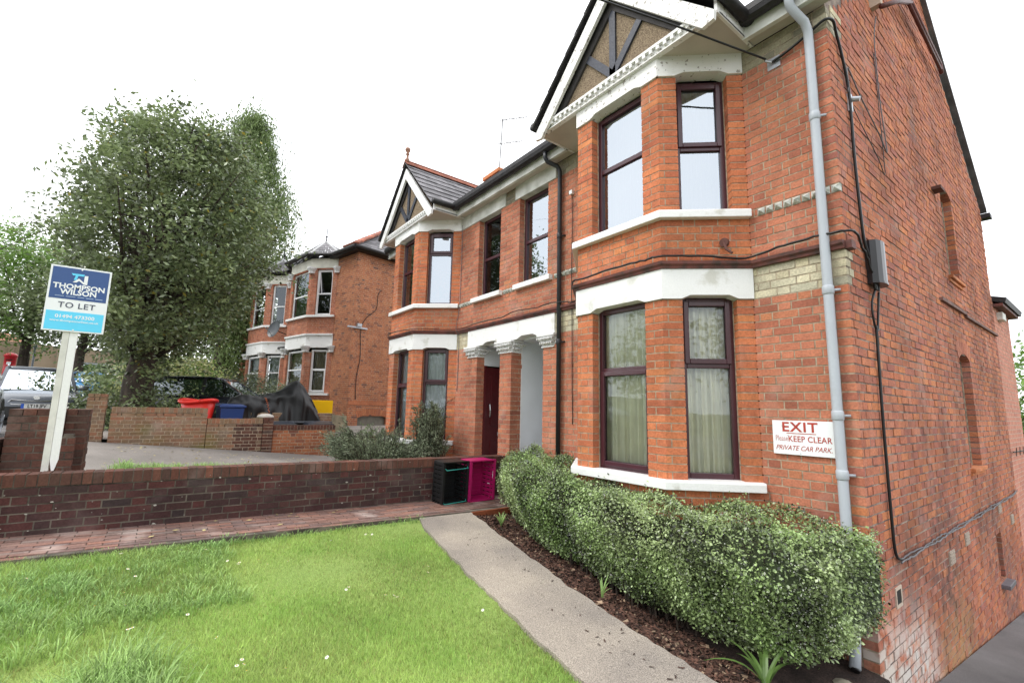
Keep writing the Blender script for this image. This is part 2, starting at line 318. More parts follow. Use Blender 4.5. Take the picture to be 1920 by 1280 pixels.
def bulk(name, V, k, mats, tones=None, mi=None, parent=None, kind=None, label=None, smooth=False):
    """V: (N*k,3) vertices of N separate k-gons"""
    V = np.asarray(V, np.float32).reshape(-1, 3); N = len(V)//k; me = bpy.data.meshes.new(name)
    me.vertices.add(len(V)); me.vertices.foreach_set('co', V.ravel()); me.loops.add(N*k); me.loops.foreach_set('vertex_index', np.arange(N*k, dtype=np.int32))
    me.polygons.add(N); me.polygons.foreach_set('loop_start', np.arange(0, N*k, k, dtype=np.int32)); me.polygons.foreach_set('loop_total', np.full(N, k, np.int32))
    for m in (mats if isinstance(mats, (list, tuple)) else [mats]): me.materials.append(m)
    if mi is not None: me.polygons.foreach_set('material_index', np.asarray(mi, np.int32))
    if smooth: me.polygons.foreach_set('use_smooth', np.ones(N, bool))
    a = me.attributes.new('tone', 'FLOAT', 'POINT'); a.data.foreach_set('value', (np.repeat(tones, k) if tones is not None else np.full(N*k, .5)).astype(np.float32))
    me.update(calc_edges=True); o = link(bpy.data.objects.new(name, me), parent)
    if kind: o['kind'] = kind
    if label: o['label'] = label
    return o
def leaves(centers, size, flat=0., up=.3, aspect=.5, droop=None):
    """rhombic leaves folded nowhere, random orientation; returns (N*4,3)"""
    C = np.asarray(centers, float); N = len(C); sz = np.asarray(size, float)*np.ones(N)
    d = rng.normal(size=(N, 3)); d[:, 2] *= (1-flat)
    if droop is not None: d = d*.45+np.asarray(droop)
    d /= np.linalg.norm(d, axis=1)[:, None]; nn = rng.normal(size=(N, 3)); nn[:, 2] = abs(nn[:, 2])+up
    s = np.cross(d, nn); s /= np.linalg.norm(s, axis=1)[:, None]+1e-9
    a = C-d*sz[:, None]*.5; b = C+s*sz[:, None]*aspect*.5; c = C+d*sz[:, None]*.5; e = C-s*sz[:, None]*aspect*.5
    return np.stack([a, b, c, e], 1).reshape(-1, 3)
def text_mesh(txt, size, name, material, parent, loc, U, V_, extrude=.0008, bold=0., align='CENTER', sx=1., shear=0., spacing=1.):
    """lettering as a thin mesh: U = reading direction, V_ = up direction, loc = anchor"""
    cu = bpy.data.curves.new('lettering', 'FONT'); cu.body = txt; cu.size = size; cu.extrude = extrude; cu.offset = bold; cu.align_x = align; cu.align_y = 'CENTER'; cu.shear = shear; cu.space_character = spacing
    cu.resolution_u = 3; t = bpy.data.objects.new('lettering', cu); COL.objects.link(t); bpy.context.view_layer.update()
    me = bpy.data.meshes.new_from_object(t.evaluated_get(bpy.context.evaluated_depsgraph_get())); bpy.data.objects.remove(t)
    me.materials.clear(); me.materials.append(material); U = Vector(U).normalized(); V_ = Vector(V_).normalized(); Nn = U.cross(V_)
    Mx = Matrix(((U.x*sx, V_.x, Nn.x, loc[0]), (U.y*sx, V_.y, Nn.y, loc[1]), (U.z*sx, V_.z, Nn.z, loc[2]), (0, 0, 0, 1)))
    me.transform(Mx); return link(bpy.data.objects.new(name, me), parent)
def frame(O, u, n):
    O = Vector((O[0], O[1], O[2] if len(O) > 2 else 0)); u = Vector((u[0], u[1], 0)).normalized(); n = Vector((n[0], n[1], 0)).normalized()
    def fr(a, d, z): p = O+u*a+n*d; return (p.x, p.y, O.z+z)
    fr.O, fr.u, fr.n = O, u, n
    return fr

# ------------------------------------------------------------------ brickwork: every brick is a block, mortar lies recessed behind
class Bricks:
    def __init__(s, jitter=.0015, rough=0.): s.b = []; s.mort = MB(); s.mort_main = s.mort; s.mort2 = MB(); s.j = jitter
    def add(s, fr, u0, u1, z0, z1, mi, tone, depth=.1025, ml=0., mr=0., proud=0., dz=0.):
        s.b.append((fr, u0, u1, z0, z1, mi, min(max(tone, .02), .98), depth, ml, mr, proud, dz))
    def wall(s, fr, L, z0, z1, holes=(), mi=0, mifn=None, startq=None, endq=None, ml=0., mr=0., seed=0, c=.075, rise=0., depth=.1025, mdepth=None, top_fn=None, tshift=0., mort=True, stretcher=False, phase=0.):
        """startq/endq: 0 or 1 = toothed corner, the parity whose courses run through; top_fn(u) = height of a sloping top"""
        k0 = int(round(z0/c)); k1 = int(math.ceil(z1/c-1e-6)); R = random.Random(seed+11)
        for k in range(k0, k1):
            za = k*c; zb = za+c-.010; zm = za+c/2
            a = 0.; b = L
            if startq is not None and (k % 2) != startq: a += .1125
            if endq is not None and (k % 2) != endq: b -= .1125
            if top_fn:
                # limit the course under a sloping top
                us = [a+(b-a)*i/60 for i in range(61)]; ok = [u for u in us if top_fn(u) > zb]
                if not ok: continue
                a2, b2 = min(ok), max(ok)
                if top_fn(a) <= zb: a = a2
                if top_fn(b) <= zb: b = b2
            iv = [(a, b)]
            for (h0, h1, y0, y1) in holes:
                if y0 < zm < y1:
                    nv = []
                    for (p, q) in iv:
                        if h1 <= p or h0 >= q: nv.append((p, q)); continue
                        if h0 > p+.02: nv.append((p, h0))
                        if h1 < q-.02: nv.append((h1, q))
                    iv = nv
            P = .225 if stretcher else .3375
            for (p, q) in iv:
                off = (k % 2)*P/2+phase; cuts = []; x = math.floor((p-off)/P)*P+off-P
                while x < q+P:
                    for l in ((.215,) if stretcher else (.215, .1025)): cuts.append((x, x+l)); x += l+.010
                row = [[max(x0, p), min(x1, q)] for x0, x1 in cuts if min(x1, q)-max(x0, p) > .012]
                if len(row) > 1 and row[0][1]-row[0][0] < .045: row[1][0] = row[0][0]; row.pop(0)
                if len(row) > 1 and row[-1][1]-row[-1][0] < .045: row[-2][1] = row[-1][1]; row.pop()
                if not row: continue
                row[0][0] = p; row[-1][1] = q
                for i, (x0, x1) in enumerate(row):
                    tn = R.random()
                    if ml and i == 0 and x0 < .001: tn = random.Random(k*7+int(ml*1000)).random()
                    if mr and i == len(row)-1 and x1 > L-.001: tn = random.Random(k*7+int(mr*1000)).random()
                    mm = mifn((x0+x1)/2, zm, k) if mifn else mi
                    j = s.j
                    s.add(fr, x0+R.uniform(0, j) if x0 > p else x0, x1-R.uniform(0, j) if x1 < q else x1, za+R.uniform(0, j), zb-R.uniform(0, j), mm, tn*.85+R.random()*.15+tshift, depth,
                          ml if i == 0 and x0 < .001 else 0, mr if i == len(row)-1 and x1 > L-.001 else 0, max(-.0022, R.uniform(-j, j*1.3)), rise*(x0+x1)/2)
        if mort:
            md = mdepth if mdepth else depth-.004; e = .005
            us = sorted(set([0., L]+[min(max(h[i]+(-e if i == 0 else e), 0), L) for h in holes for i in (0, 1)])); zs = sorted(set([z0, z1]+[min(max(h[i]+(-e if i == 2 else e), z0), z1) for h in holes for i in (2, 3)]))
            if top_fn:
                n = 40; pts = [(L*i/n, min(top_fn(L*i/n)-.01, z1)) for i in range(n+1)]
                if not holes:
                    for i in range(n): s.mort.ext([(pts[i][0], z0), (pts[i+1][0], z0), pts[i+1], pts[i]], fr, -md, -.0035)
                    return
                us = sorted(set(us+[p[0] for p in pts]))
            for i in range(len(us)-1):
                for j in range(len(zs)-1):
                    u0, u1, y0, y1 = us[i], us[i+1], zs[j], zs[j+1]
                    if u1-u0 < .002 or y1-y0 < .002: continue
                    uc, yc = (u0+u1)/2, (y0+y1)/2
                    if any(h[0]-e < uc < h[1]+e and h[2]-e < yc < h[3]+e for h in holes): continue
                    r0, r1 = rise*u0, rise*u1; ta, tb = y1, y1
                    if top_fn and j == len(zs)-2: ta, tb = max(y0+.001, min(y1, top_fn(u0)-.01)), max(y0+.001, min(y1, top_fn(u1)-.01))
                    a0 = u0+(.006 if u0 == 0 and not ml else 0); a1 = u1-(.006 if u1 == L and not mr else 0)
                    s.mort.ext([(a0, y0+r0), (a1, y0+r1), (a1, tb+r1), (a0, ta+r0)], fr, -md, -.0035)
    def geom(s, it, local=False):
        fr, u0, u1, z0, z1, mi, tn, dp, ml, mr, pr, dz = it
        p = [(u0, pr, z0), (u1, pr, z0), (u1-mr*dp, -dp, z0), (u0+ml*dp, -dp, z0)]
        return p
    def finish(s, parent, mats, mortar, name='brick', limit=300, minpx=10, mname='mortar'):
        sc = []
        for i, it in enumerate(s.b):
            fr, u0, u1, z0, z1 = it[:5]; P = Vector(fr((u0+u1)/2, it[10], (z0+z1)/2+it[11])); v = P-CAM; zc = v.dot(CF); face = (-v).dot(fr.n)
            if zc < .3 or face <= 0: sc.append((0, i)); continue
            x = 960+870*v.dot(CR)/zc; y = 640-870*v.dot(CU)/zc
            if not (-10 < x < 1930 and -10 < y < 1290): sc.append((0, i)); continue
            A = Vector(fr(u0, 0, z0))-CAM; B = Vector(fr(u1, 0, z0))-CAM
            pa = (A.dot(CR)/A.dot(CF), A.dot(CU)/A.dot(CF)); pb = (B.dot(CR)/B.dot(CF), B.dot(CU)/B.dot(CF)); w = math.hypot(pa[0]-pb[0], pa[1]-pb[1])*870
            h = (z1-z0)*870/zc
            sc.append(((w*h if w >= minpx else 0), i))
        sc.sort(reverse=True); single = set(i for v, i in sc[:limit] if v > 0); J = MB(); cache = {}
        for i, it in enumerate(s.b):
            fr, u0, u1, z0, z1, mi, tn, dp, ml, mr, pr, dz = it
            if i not in single:
                q = [(u0, pr, z0), (u1, pr, z0), (u1-mr*dp, -dp, z0), (u0+ml*dp, -dp, z0)]
                J.hexa([fr(a, d, z+dz) for a, d, z in q]+[fr(a, d, z1+dz) for a, d, z in q], mi, tn)
            else:
                key = (round((u1-u0)/.004), round((z1-z0)/.002), mi, round(ml, 2), round(mr, 2), dp)
                if key not in cache:
                    m_ = MB(); l = u1-u0; h = z1-z0; q = [(0, 0), (l, 0), (l-mr*dp, dp), (ml*dp, dp)]
                    m_.hexa([(a, b, 0) for a, b in q]+[(a, b, h) for a, b in q], 0, 0.); cache[key] = m_.mesh(name, mats[mi])
                o = bpy.data.objects.new(name, cache[key]); COL.objects.link(o); o.parent = parent; o['tone'] = tn
                O = Vector(fr(u0, pr, z0+dz)); u, n = fr.u, -fr.n
                o.matrix_local = Matrix(((u.x, n.x, 0, O.x-parent.location.x), (u.y, n.y, 0, O.y-parent.location.y), (0, 0, 1, O.z-parent.location.z), (0, 0, 0, 1)))
        off = parent.location
        def shift(mb): mb.v = [(x-off.x, y-off.y, z-off.z) for x, y, z in mb.v]
        if J.v: shift(J); J.build('brickwork', mats, parent, kind='stuff')
        if s.mort2.v: shift(s.mort2); s.mort2.build('side_mortar', MORTAR_S, parent)
        if s.mort.v: shift(s.mort); s.mort.build(mname, mortar, parent)
# ------------------------------------------------------------------ terrain heights
def gz(x, y):
    Ly = max(-.1, min(1.0, .12-.122*y)); Ry = .25-.022*y; lawn0 = -.02-.06*x-.02*y
    dr = -.62-.105*max(-4.8, min(y, 7.5))
    xs = [-140, -44, -18.5, -11.1, -10.8, -4.9, -4.7, -3.9, -.3, .1, 30]
    hn = max(.86, Ly)
    zs = [8, 3.0, hn, hn, Ly, Ry, Ry, -.02+.06*3.9-.02*y, -.02+.018-.02*y if y < -1.3 else min(-.3, dr if y > .2 else 0), dr, dr-.1]
    return float(np.interp(x, xs, zs))
def sheet(name, xs, ys, f, m, kind='structure', parent=None, amp=0.):
    mb = MB(); nx, ny = len(xs), len(ys)
    for y in ys:
        for x in xs: mb.v.append((x, y, f(x, y)+(random.uniform(-amp, amp)))); mb.t.append(.5)
    for j in range(ny-1):
        for i in range(nx-1): mb.f.append((j*nx+i, j*nx+i+1, (j+1)*nx+i+1, (j+1)*nx+i)); mb.m.append(0)
    o = mb.build(name, m, parent, smooth=True); o['kind'] = kind; return o
def lin(a, b, n): return [a+(b-a)*i/(n-1) for i in range(n)]
gx = [-700, -300, -140, -90, -60, -44]+lin(-40, -14.2, 14)+[-14, -12.5, -11.1, -10.8]+lin(-10, -4.9, 9)+[-4.7, -3.9, -2.6, -1.4, -.3, .1, 2, 6, 15, 30, 90, 300, 700]
gy = [-700, -300, -90, -40, -20]+lin(-12, 12, 49)+[20, 40, 90, 300, 700]
sheet('ground', gx, gy, lambda x, y: gz(x, y)-.12, VERGE)
sheet('road', lin(-60, 30, 60), [-22, -16, -10, -6.4], lambda x, y: gz(x, y)-.02, TARMAC)
sheet('forecourt', lin(-10.85, -4.9, 14), lin(-6.3, .6, 16), lambda x, y: gz(x, y)-.01, TARMAC_L)
sheet('neighbour_drive', lin(-30, -11.0, 24), lin(-6.35, 4, 14), lambda x, y: gz(x, y)-.01, TARMAC_L)
sheet('driveway', [.02, .6, 1.4, 3, 6], lin(-9, 16, 40), lambda x, y: -.62-.105*max(-4.8, min(y, 8.5))-.03*x, TARMAC)
def lawnz(x, y): return -.02-.06*x-.02*y
LE = [(-3.95, -1.86), (-3.6, -1.99), (-2.94, -2.1), (-2.33, -2.21), (-1.49, -2.33), (-1.19, -2.38), (-.71, -2.44), (.1, -2.5), (1.0, -2.56)]   # path edge by the lawn
RE = [(-4.0, -1.13), (-3.6, -1.22), (-2.48, -1.45), (-2.16, -1.5), (-1.68, -1.6), (-.98, -1.7), (-.67, -1.73), (-.1, -1.76), (1.0, -1.8)]
def edgeY(E_, x): return float(np.interp(x, [p[0] for p in E_], [p[1] for p in E_]))
lx = lin(-3.96, 1.0, 30); mb = MB()
NJ = 26
for j in range(NJ):
    for x in lx:
        y1 = edgeY(LE, x)+.02; y = -8.5+(y1+8.5)*(j/(NJ-1))**.8
        mb.v.append((x, y, lawnz(x, y)+.012*math.sin(x*3.1+1)*math.sin(y*2.3)-.005)); mb.t.append(.5)
for j in range(NJ-1):
    for i in range(29): mb.f.append((j*30+i, j*30+i+1, (j+1)*30+i+1, (j+1)*30+i)); mb.m.append(0)
o = mb.build('lawn', LAWNG, smooth=True); o['kind'] = 'structure'
# concrete path slab with ragged edges
mb = MB(); px = lin(-3.97, 1.0, 70); A = []; B = []
for x in px:
    A.append((x, edgeY(LE, x)+.004*math.sin(x*17)+random.uniform(-.008, .008), 0)); B.append((x, edgeY(RE, x)+.008*math.sin(x*9+1)+random.uniform(-.012, .012), 0))
pz = lambda x, y: lawnz(x, y)+.03
for i in range(len(px)-1):
    a, b, c, d = A[i], A[i+1], B[i+1], B[i]
    T = [(p[0], p[1], pz(p[0], p[1])) for p in (a, b, c, d)]; Bt = [(p[0], p[1], pz(p[0], p[1])-.12) for p in (a, b, c, d)]
    mb.poly(T); mb.poly([Bt[0], Bt[1], T[1], T[0]]); mb.poly([Bt[2], Bt[3], T[3], T[2]])
o = mb.build('concrete_path', CONC); o['kind'] = 'structure'
# planting bed between path and house
def bedz(x, y):
    top = pz(x, edgeY(RE, x))-.045; base = min(top, max(-.40, -.30-.118*x)) if x > -4 else .17
    t = min(1, max(0, (y-edgeY(RE, x))/.75)); return top*(1-t)+base*t
bx = lin(-4.0, .45, 46); by = lin(0, 1, 22); mb = MB()
for t in by:
    for x in bx:
        y0 = edgeY(RE, x)-.03; y = y0+(-.02-y0)*t; mb.v.append((x, y, bedz(x, y)+random.uniform(-.012, .012) - (max(0, x-.05)*1.6 if x > .05 else 0))); mb.t.append(.5)
for j in range(21):
    for i in range(45): mb.f.append((j*46+i, j*46+i+1, (j+1)*46+i+1, (j+1)*46+i)); mb.m.append(0)
o = mb.build('planting_bed', SOIL, smooth=True); o['kind'] = 'structure'

# ------------------------------------------------------------------ THE HOUSE
H = empty('semi_detached_house', (-4.7, 0, 0), 'red brick semi-detached house with two gabled bays and white bands, nearest the camera', 'house')
HP = H.location
def hb(mb, name, mats, **k):
    mb.v = [(x-HP.x, y-HP.y, z-HP.z) for x, y, z in mb.v]; par = k.pop('parent', H); return mb.build(name, mats, par, **k)
BR = Bricks(.0016); BM = [M_RED, M_BAY, M_SIDE, M_YEL, M_YDK, M_DARK]
FR0 = frame((0, 0), (1, 0), (0, -1))
BC = (-1.94, -7.61)                     # bay centres
def bayx(c): return [(c-1.16, 0), (c-.585, -.64), (c+.585, -.64), (c+1.16, 0)]
def flat(xa, xb, holes, **k):
    fr = frame((xa, 0), (1, 0), (0, -1)); hs = [(a-xa, b-xa, c, d) for a, b, c, d in holes]
    def mf(u, z, kk):
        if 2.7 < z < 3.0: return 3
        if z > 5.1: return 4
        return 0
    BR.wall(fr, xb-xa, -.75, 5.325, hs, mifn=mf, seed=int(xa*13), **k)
flat(-.78, 0., [], endq=0)
P_OPEN = [(-5.71, -5.0, .2, 2.70), (-4.68, -3.89, .2, 2.70)]
WIN_M = [(-4.53, -3.81, 3.6, 5.1), (-5.77, -5.07, 3.6, 5.1)]
flat(-6.45, -3.10, P_OPEN+WIN_M+[(-6.02, -3.62, 2.70, 3.0)])
flat(-9.6, -8.77, [])
TM = math.tan(math.radians(23.9))
CL = math.hypot(.575, .64)
def bay_walls(c, tag_):
    P = bayx(c); fw = [(.305, 1.17-.305+.03, 0.975, 2.70), (.305, 1.17-.305+.03, 3.6, 5.1)]
    fa = frame(P[1], (1, 0), (0, -1)); sw = [(.19, .705, .975, 2.70), (.19, .705, 3.6, 5.1)]
    fm = lambda u, z, k: 1 if z > 1. or u > 0 else 1
    BR.wall(fa, 1.17, -.45, 5.1, [(.235, .96, .975, 2.70), (.235, .96, 3.6, 5.1), (-1, 3, 2.70, 3.0)], mi=1, ml=TM, mr=TM+.0001*tag_, seed=31+tag_)
    d = Vector((P[3][0]-P[2][0], P[3][1]-P[2][1])).normalized(); fb = frame(P[2], d, (d.y, -d.x))
    BR.wall(fb, CL, -.45, 5.1, sw+[(-1, 3, 2.70, 3.0)], mi=1, ml=TM+.0001*tag_, seed=47+tag_)
    d = Vector((P[1][0]-P[0][0], P[1][1]-P[0][1])).normalized(); fc = frame(P[0], d, (d.y, -d.x))
    BR.wall(fc, CL, -.45, 5.1, [(CL-.705, CL-.19, .975, 2.70), (CL-.705, CL-.19, 3.6, 5.1), (-1, 3, 2.70, 3.0)], mi=1, mr=TM, seed=53+tag_)
    return fa, fb, fc
bays = [bay_walls(c, i) for i, c in enumerate(BC)]
# gable side wall
FS = frame((0, 0), (0, 1), (1, 0)); SL = 7.15
def side_top(u): return min(5.36+.728*u, 5.40+.728*(SL-u))
W3 = [(3.93, 4.60, .97, 2.45), (3.93, 4.60, 3.525, 4.85), (5.0, 5.35, -.63, .0)]
def side_mi(u, z, k):
    if 2.7 < z < 3.0 and u < (.26 if k % 2 else .16): return 3
    if z > 5.1 and z < 5.7 and u < (.3 if k % 2 else .2): return 3
    return 2
BR.j = .004; BR.mort = BR.mort2
BR.wall(FS, SL, -1.5, 8.1, W3, mifn=side_mi, startq=1, top_fn=side_top, seed=91)
BR.j = .0016; BR.mort = BR.mort_main
# arched heads over the side windows: rough voussoirs
def arch(brk, fr, u0, u1, z, mi, n=8, rise=.09, h=.21, proud=.004):
    c = (u0+u1)/2; hw = (u1-u0)/2; Rr = (hw*hw+rise*rise)/(2*rise); zc = z+rise-Rr; a0 = math.asin(hw/Rr); m = MB()
    for i in range(n):
        a, b = -a0+2*a0*i/n+.006/Rr, -a0+2*a0*(i+1)/n-.006/Rr
        pts = [(c+Rr*math.sin(a), zc+Rr*math.cos(a)), (c+Rr*math.sin(b), zc+Rr*math.cos(b)), (c+(Rr+h)*math.sin(b), zc+(Rr+h)*math.cos(b)), (c+(Rr+h)*math.sin(a), zc+(Rr+h)*math.cos(a))]
        m.ext(pts, fr, -.1, proud, 0, random.random())
    # solid filling between the arch soffit and the square hole
    return m
for (u0, u1, z0, z1) in W3[:2]:
    hb(arch(BR, FS, u0-.02, u1+.02, z1-.07, 2), 'arch_brickwork', [M_SIDE])
# chimney flush with the gable wall
CH = Bricks(.003); cf = frame((0, 3.05), (0, 1), (1, 0))
CH.wall(cf, 1.5, 7.2, 10.5, mi=0, startq=1, endq=1, seed=3)
CH.wall(frame((-.9, 3.05), (1, 0), (0, -1)), .9, 7.2, 10.5, mi=0, endq=0, seed=4)
BR.b += [(b[0], *b[1:5], 2, *b[6:]) for b in CH.b]; BR.mort.v, base = BR.mort.v+CH.mort.v, len(BR.mort.v)
BR.mort.f += [tuple(i+base for i in f) for f in CH.mort.f]; BR.mort.m += CH.mort.m; BR.mort.t += CH.mort.t
# porch piers (returns and depth)
for (x0, x1) in ((-5.0, -4.68),):
    BR.wall(frame((x1, 0), (0, 1), (1, 0)), .22, .15, 2.55, mi=0, seed=8, startq=None)
BR.wall(frame((-5.71, .1), (0, 1), (1, 0)), .06, .15, 2.7, mi=0, seed=9)
BR.finish(H, BM, [MORTAR], limit=300)
# plain inner leaf, rear and left walls, floors so that rooms are closed and dark
mb = MB()
mb.box((-9.6, 7.0, -1.4), (-.11, 7.15, 5.5)); mb.box((-9.6, .0, -1.4), (-9.5, 7.0, 5.4)); 
hb(mb, 'rear_wall', [M_RED])
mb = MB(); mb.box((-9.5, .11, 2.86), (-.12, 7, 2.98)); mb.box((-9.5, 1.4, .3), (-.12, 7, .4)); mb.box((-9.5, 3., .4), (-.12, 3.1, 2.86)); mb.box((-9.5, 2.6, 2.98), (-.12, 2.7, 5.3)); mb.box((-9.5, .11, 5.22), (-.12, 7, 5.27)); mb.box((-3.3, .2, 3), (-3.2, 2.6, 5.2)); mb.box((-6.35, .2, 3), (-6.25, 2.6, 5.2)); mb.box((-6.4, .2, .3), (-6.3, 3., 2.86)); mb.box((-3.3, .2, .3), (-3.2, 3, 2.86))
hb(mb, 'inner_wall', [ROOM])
# white bands over the bay windows, with chamfered heads
def band(c, z0, z1, name, m, out_=.022):
    P = bayx(c); mb = MB(); th = .13; segs = [(P[0], P[1], CL-.705, CL-.19), (P[1], P[2], .235, .96), (P[2], P[3], .19, .705)]
    mb.sweep(P, [(out_, z0+.036), (out_, z1), (-th, z1), (-th, z0+.036)], side=1)
    for (a, b, h0, h1) in segs:
        d = Vector((b[0]-a[0], b[1]-a[1])); Ls = d.length; d.normalize(); fr = frame(a, d, (d.y, -d.x)); e0 = -out_*TM if a != P[0] else 0; e1 = Ls+out_*TM if b != P[3] else Ls
        for (q0, q1, inner) in ((e0, h0-.015, h0+.075), (h1+.015, e1, h1-.075)):
            pts = [(q0, z0-.001), (q1, z0-.001), (inner, z0+.036), (q0, z0+.036)] if q0 == e0 else [(q0, z0-.001), (q1, z0-.001), (q1, z0+.036), (inner, z0+.036)]
            mb.ext(pts, fr, -th+.002, out_-.0005)
    return hb(mb, name, m)
for c in BC:
    band(c, 2.70, 2.998, 'lintel', [WHITE]); band(c, 5.10, 5.345, 'upper_lintel', [WHITEOLD if c > -3 else WHITE])
# cornice string course all along the front
P = [(-9.6, 0)]+bayx(BC[1])+bayx(BC[0])+[(.0, 0)]
prof = [(-.02, 3.0), (.035, 3.0), (.04, 3.022), (.062, 3.04), (.066, 3.068), (-.02, 3.075)]
mb = MB(); mb.sweep([(-9.6, 0)]+bayx(BC[1])+bayx(BC[0])+[(0.002, 0)], prof); mb.box((-.02, -.0, 3.0), (.05, .10, 3.07)); hb(mb, 'string_course', [BRWN])
# sills
sp = lambda z, o, h: [(-.12, z-h), (o, z-h), (o, z-.012), (o-.012, z), (-.12, z)]
for c in BC:
    Pb = bayx(c); q = [(Pb[0][0]-.0, -.0)]+Pb[1:3]+[(Pb[3][0]+.0, 0)]
    ext_ = lambda dx: [(Pb[0][0]-.02, -.03)]+Pb[1:3]+[(Pb[3][0]+.02, -.03)]
    mb = MB(); mb.sweep(q, sp(.978, .075, .085)); hb(mb, 'bay_sill', [WHITE], bevel=.006)
    mb = MB(); mb.sweep(q, sp(3.60, .07, .085)); hb(mb, 'bay_sill', [WHITE], bevel=.006)
for (a, b) in ((-4.60, -3.70), (-5.90, -4.98)):
    mb = MB(); mb.fbox(FR0, (a, -.12, 3.515), (b, .075, 3.598)); hb(mb, 'window_sill', [WHITE], bevel=.006)
# nailhead stones between the sills
def nail_mesh():
    m = MB(); w = .0345
    b = [(-w, -.004, -w), (w, -.004, -w), (w, -.004, w), (-w, -.004, w)]; ap = (0, -.045, 0)
    for i in range(4): m.poly([b[i], b[(i+1) % 4], ap])
    m.poly([(x, .03, z) for x, _, z in b]); 
    for i in range(4): m.poly([b[i], (b[i][0], .03, b[i][2]), (b[(i+1) % 4][0], .03, b[(i+1) % 4][2]), b[(i+1) % 4]])
    return m.mesh('nailhead_stone', [NAIL])
NM = nail_mesh()
for (a, b) in ((-.70, .01), (-3.66, -3.10), (-4.96, -4.62), (-6.42, -5.93), (-9.6, -8.86)):
    n = int(round((b-a)/.0785))
    for i in range(n):
        o = bpy.data.objects.new('nailhead_stone', NM); COL.objects.link(o); o.parent = H; o.location = (a+(i+.5)*(b-a)/n-HP.x, 0-HP.y, 3.552)
# heads over the middle windows and porch beam
mb = MB(); mb.fbox(FR0, (-4.64, -.11, 5.10), (-3.62, .016, 5.335)); mb.fbox(FR0, (-6.44, -.11, 5.10), (-4.93, .014, 5.335)); hb(mb, 'window_head', [WHITESTN])
mb = MB(); pts = [(-6.02, 2.70), (-5.52, 2.70), (-5.40, 2.745), (-5.15, 2.745), (-5.02, 2.70), (-4.52, 2.70), (-4.40, 2.745), (-4.12, 2.745), (-4.0, 2.70), (-3.62, 2.70), (-3.62, 2.998), (-6.02, 2.998)]
mb.ext(pts, FR0, -.16, .024); hb(mb, 'porch_beam', [WHITE])
# carved capitals
def capital(x0, x1, yback, left=True, right=True):
    c = empty('capital', ((x0+x1)/2-HP.x, 0, 2.5)); c.parent = H; mb = MB(); m2 = MB(); o = Vector(((x0+x1)/2, 0, 2.5))
    def ring(e, z0, z1, mbx): mbx.box((x0-(e if left else 0)-o.x, -e, z0-2.5), (x1+(e if right else 0)-o.x, yback, z1-2.5))
    ring(.022, 2.50, 2.52, mb); ring(.075, 2.665, 2.70, mb); mb.build('abacus', [WHITE], c, bevel=.004)
    # bell: flared core with rows of curled leaves
    n = 5
    for i in range(n):
        t0, t1 = i/n, (i+1)/n; e0, e1 = .008+.05*t0**1.6, .008+.05*t1**1.6; z0, z1 = 2.52+.145*t0-2.5, 2.52+.145*t1-2.5
        X0, X1 = x0-(e0 if left else 0)-o.x, x1+(e0 if right else 0)-o.x; Y0, Y1 = x0-(e1 if left else 0)-o.x, x1+(e1 if right else 0)-o.x
        m2.hexa([(X0, -e0, z0), (X1, -e0, z0), (X1, yback, z0), (X0, yback, z0), (Y0, -e1, z1), (Y1, -e1, z1), (Y1, yback, z1), (Y0, yback, z1)])
    R = random.Random(int(x0*100)); 
    def curl(px, py, nx, ny, z, s):
        tx, ty = -ny, nx
        for k in range(3):
            a = -.5+k*.5
            m2.tube([(px+tx*s*a*.6, py+ty*s*a*.6, z), (px+tx*s*a+nx*s*.35, py+ty*s*a+ny*s*.35, z+s*.7), (px+tx*s*a*1.5+nx*s*.95, py+ty*s*a*1.5+ny*s*.95, z+s*.85), (px+tx*s*a*1.6+nx*s*1.0, py+ty*s*a*1.6+ny*s*1.0, z+s*.45)], [s*.24, s*.28, s*.24, s*.12], 5)
    w = x1-x0; k = max(2, int(w/.075))
    for row, (z, s, e) in enumerate(((2.525, .055, .012), (2.585, .06, .03))):
        for i in range(k+(row)): curl(x0-o.x+w*(i+.5-(.5 if row else 0))/k, -e, 0, -1, z-2.5, s)
        d = yback
        for i in range(int(d/.075)+row):
            if right: curl(x1-o.x+e, .03+i*.075, 1, 0, z-2.5, s)
            if left: curl(x0-o.x-e, .03+i*.075, -1, 0, z-2.5, s)
    m2.build('carved_leaves', [STONE_W], c, smooth=False)
capital(-6.0, -5.71, .16, left=True); capital(-5.0, -4.68, .20); capital(-3.89, -3.66, .16, right=True)
# porch: party wall, left reveal, ceiling, floor, doors
mb = MB(); mb.box((-4.99, .225, .2), (-4.69, 1.35, 2.7)); hb(mb, 'porch_party_wall', [PORCHW])
mb = MB(); mb.box((-4.70, .205, .2), (-4.678, .228, 2.7)); hb(mb, 'corner_bead', [WHITE])
mb = MB(); mb.box((-5.76, .16, 2.36), (-5.70, 1.35, 2.7)); mb.box((-3.90, .11, .2), (-3.84, 1.35, 2.7)); mb.box((-5.76, 1.05, .2), (-5.70, 1.35, 2.36)); mb.box((-5.8, 1.35, .2), (-3.84, 1.40, 2.7)); hb(mb, 'porch_wall', [PORCHW])
mb = MB(); mb.box((-5.8, .12, 2.70), (-3.8, 1.4, 2.74)); hb(mb, 'porch_ceiling', [PORCHW])
mb = MB(); mb.box((-5.75, .0, .1), (-3.86, 1.4, .30)); hb(mb, 'porch_floor', [M_COPE])
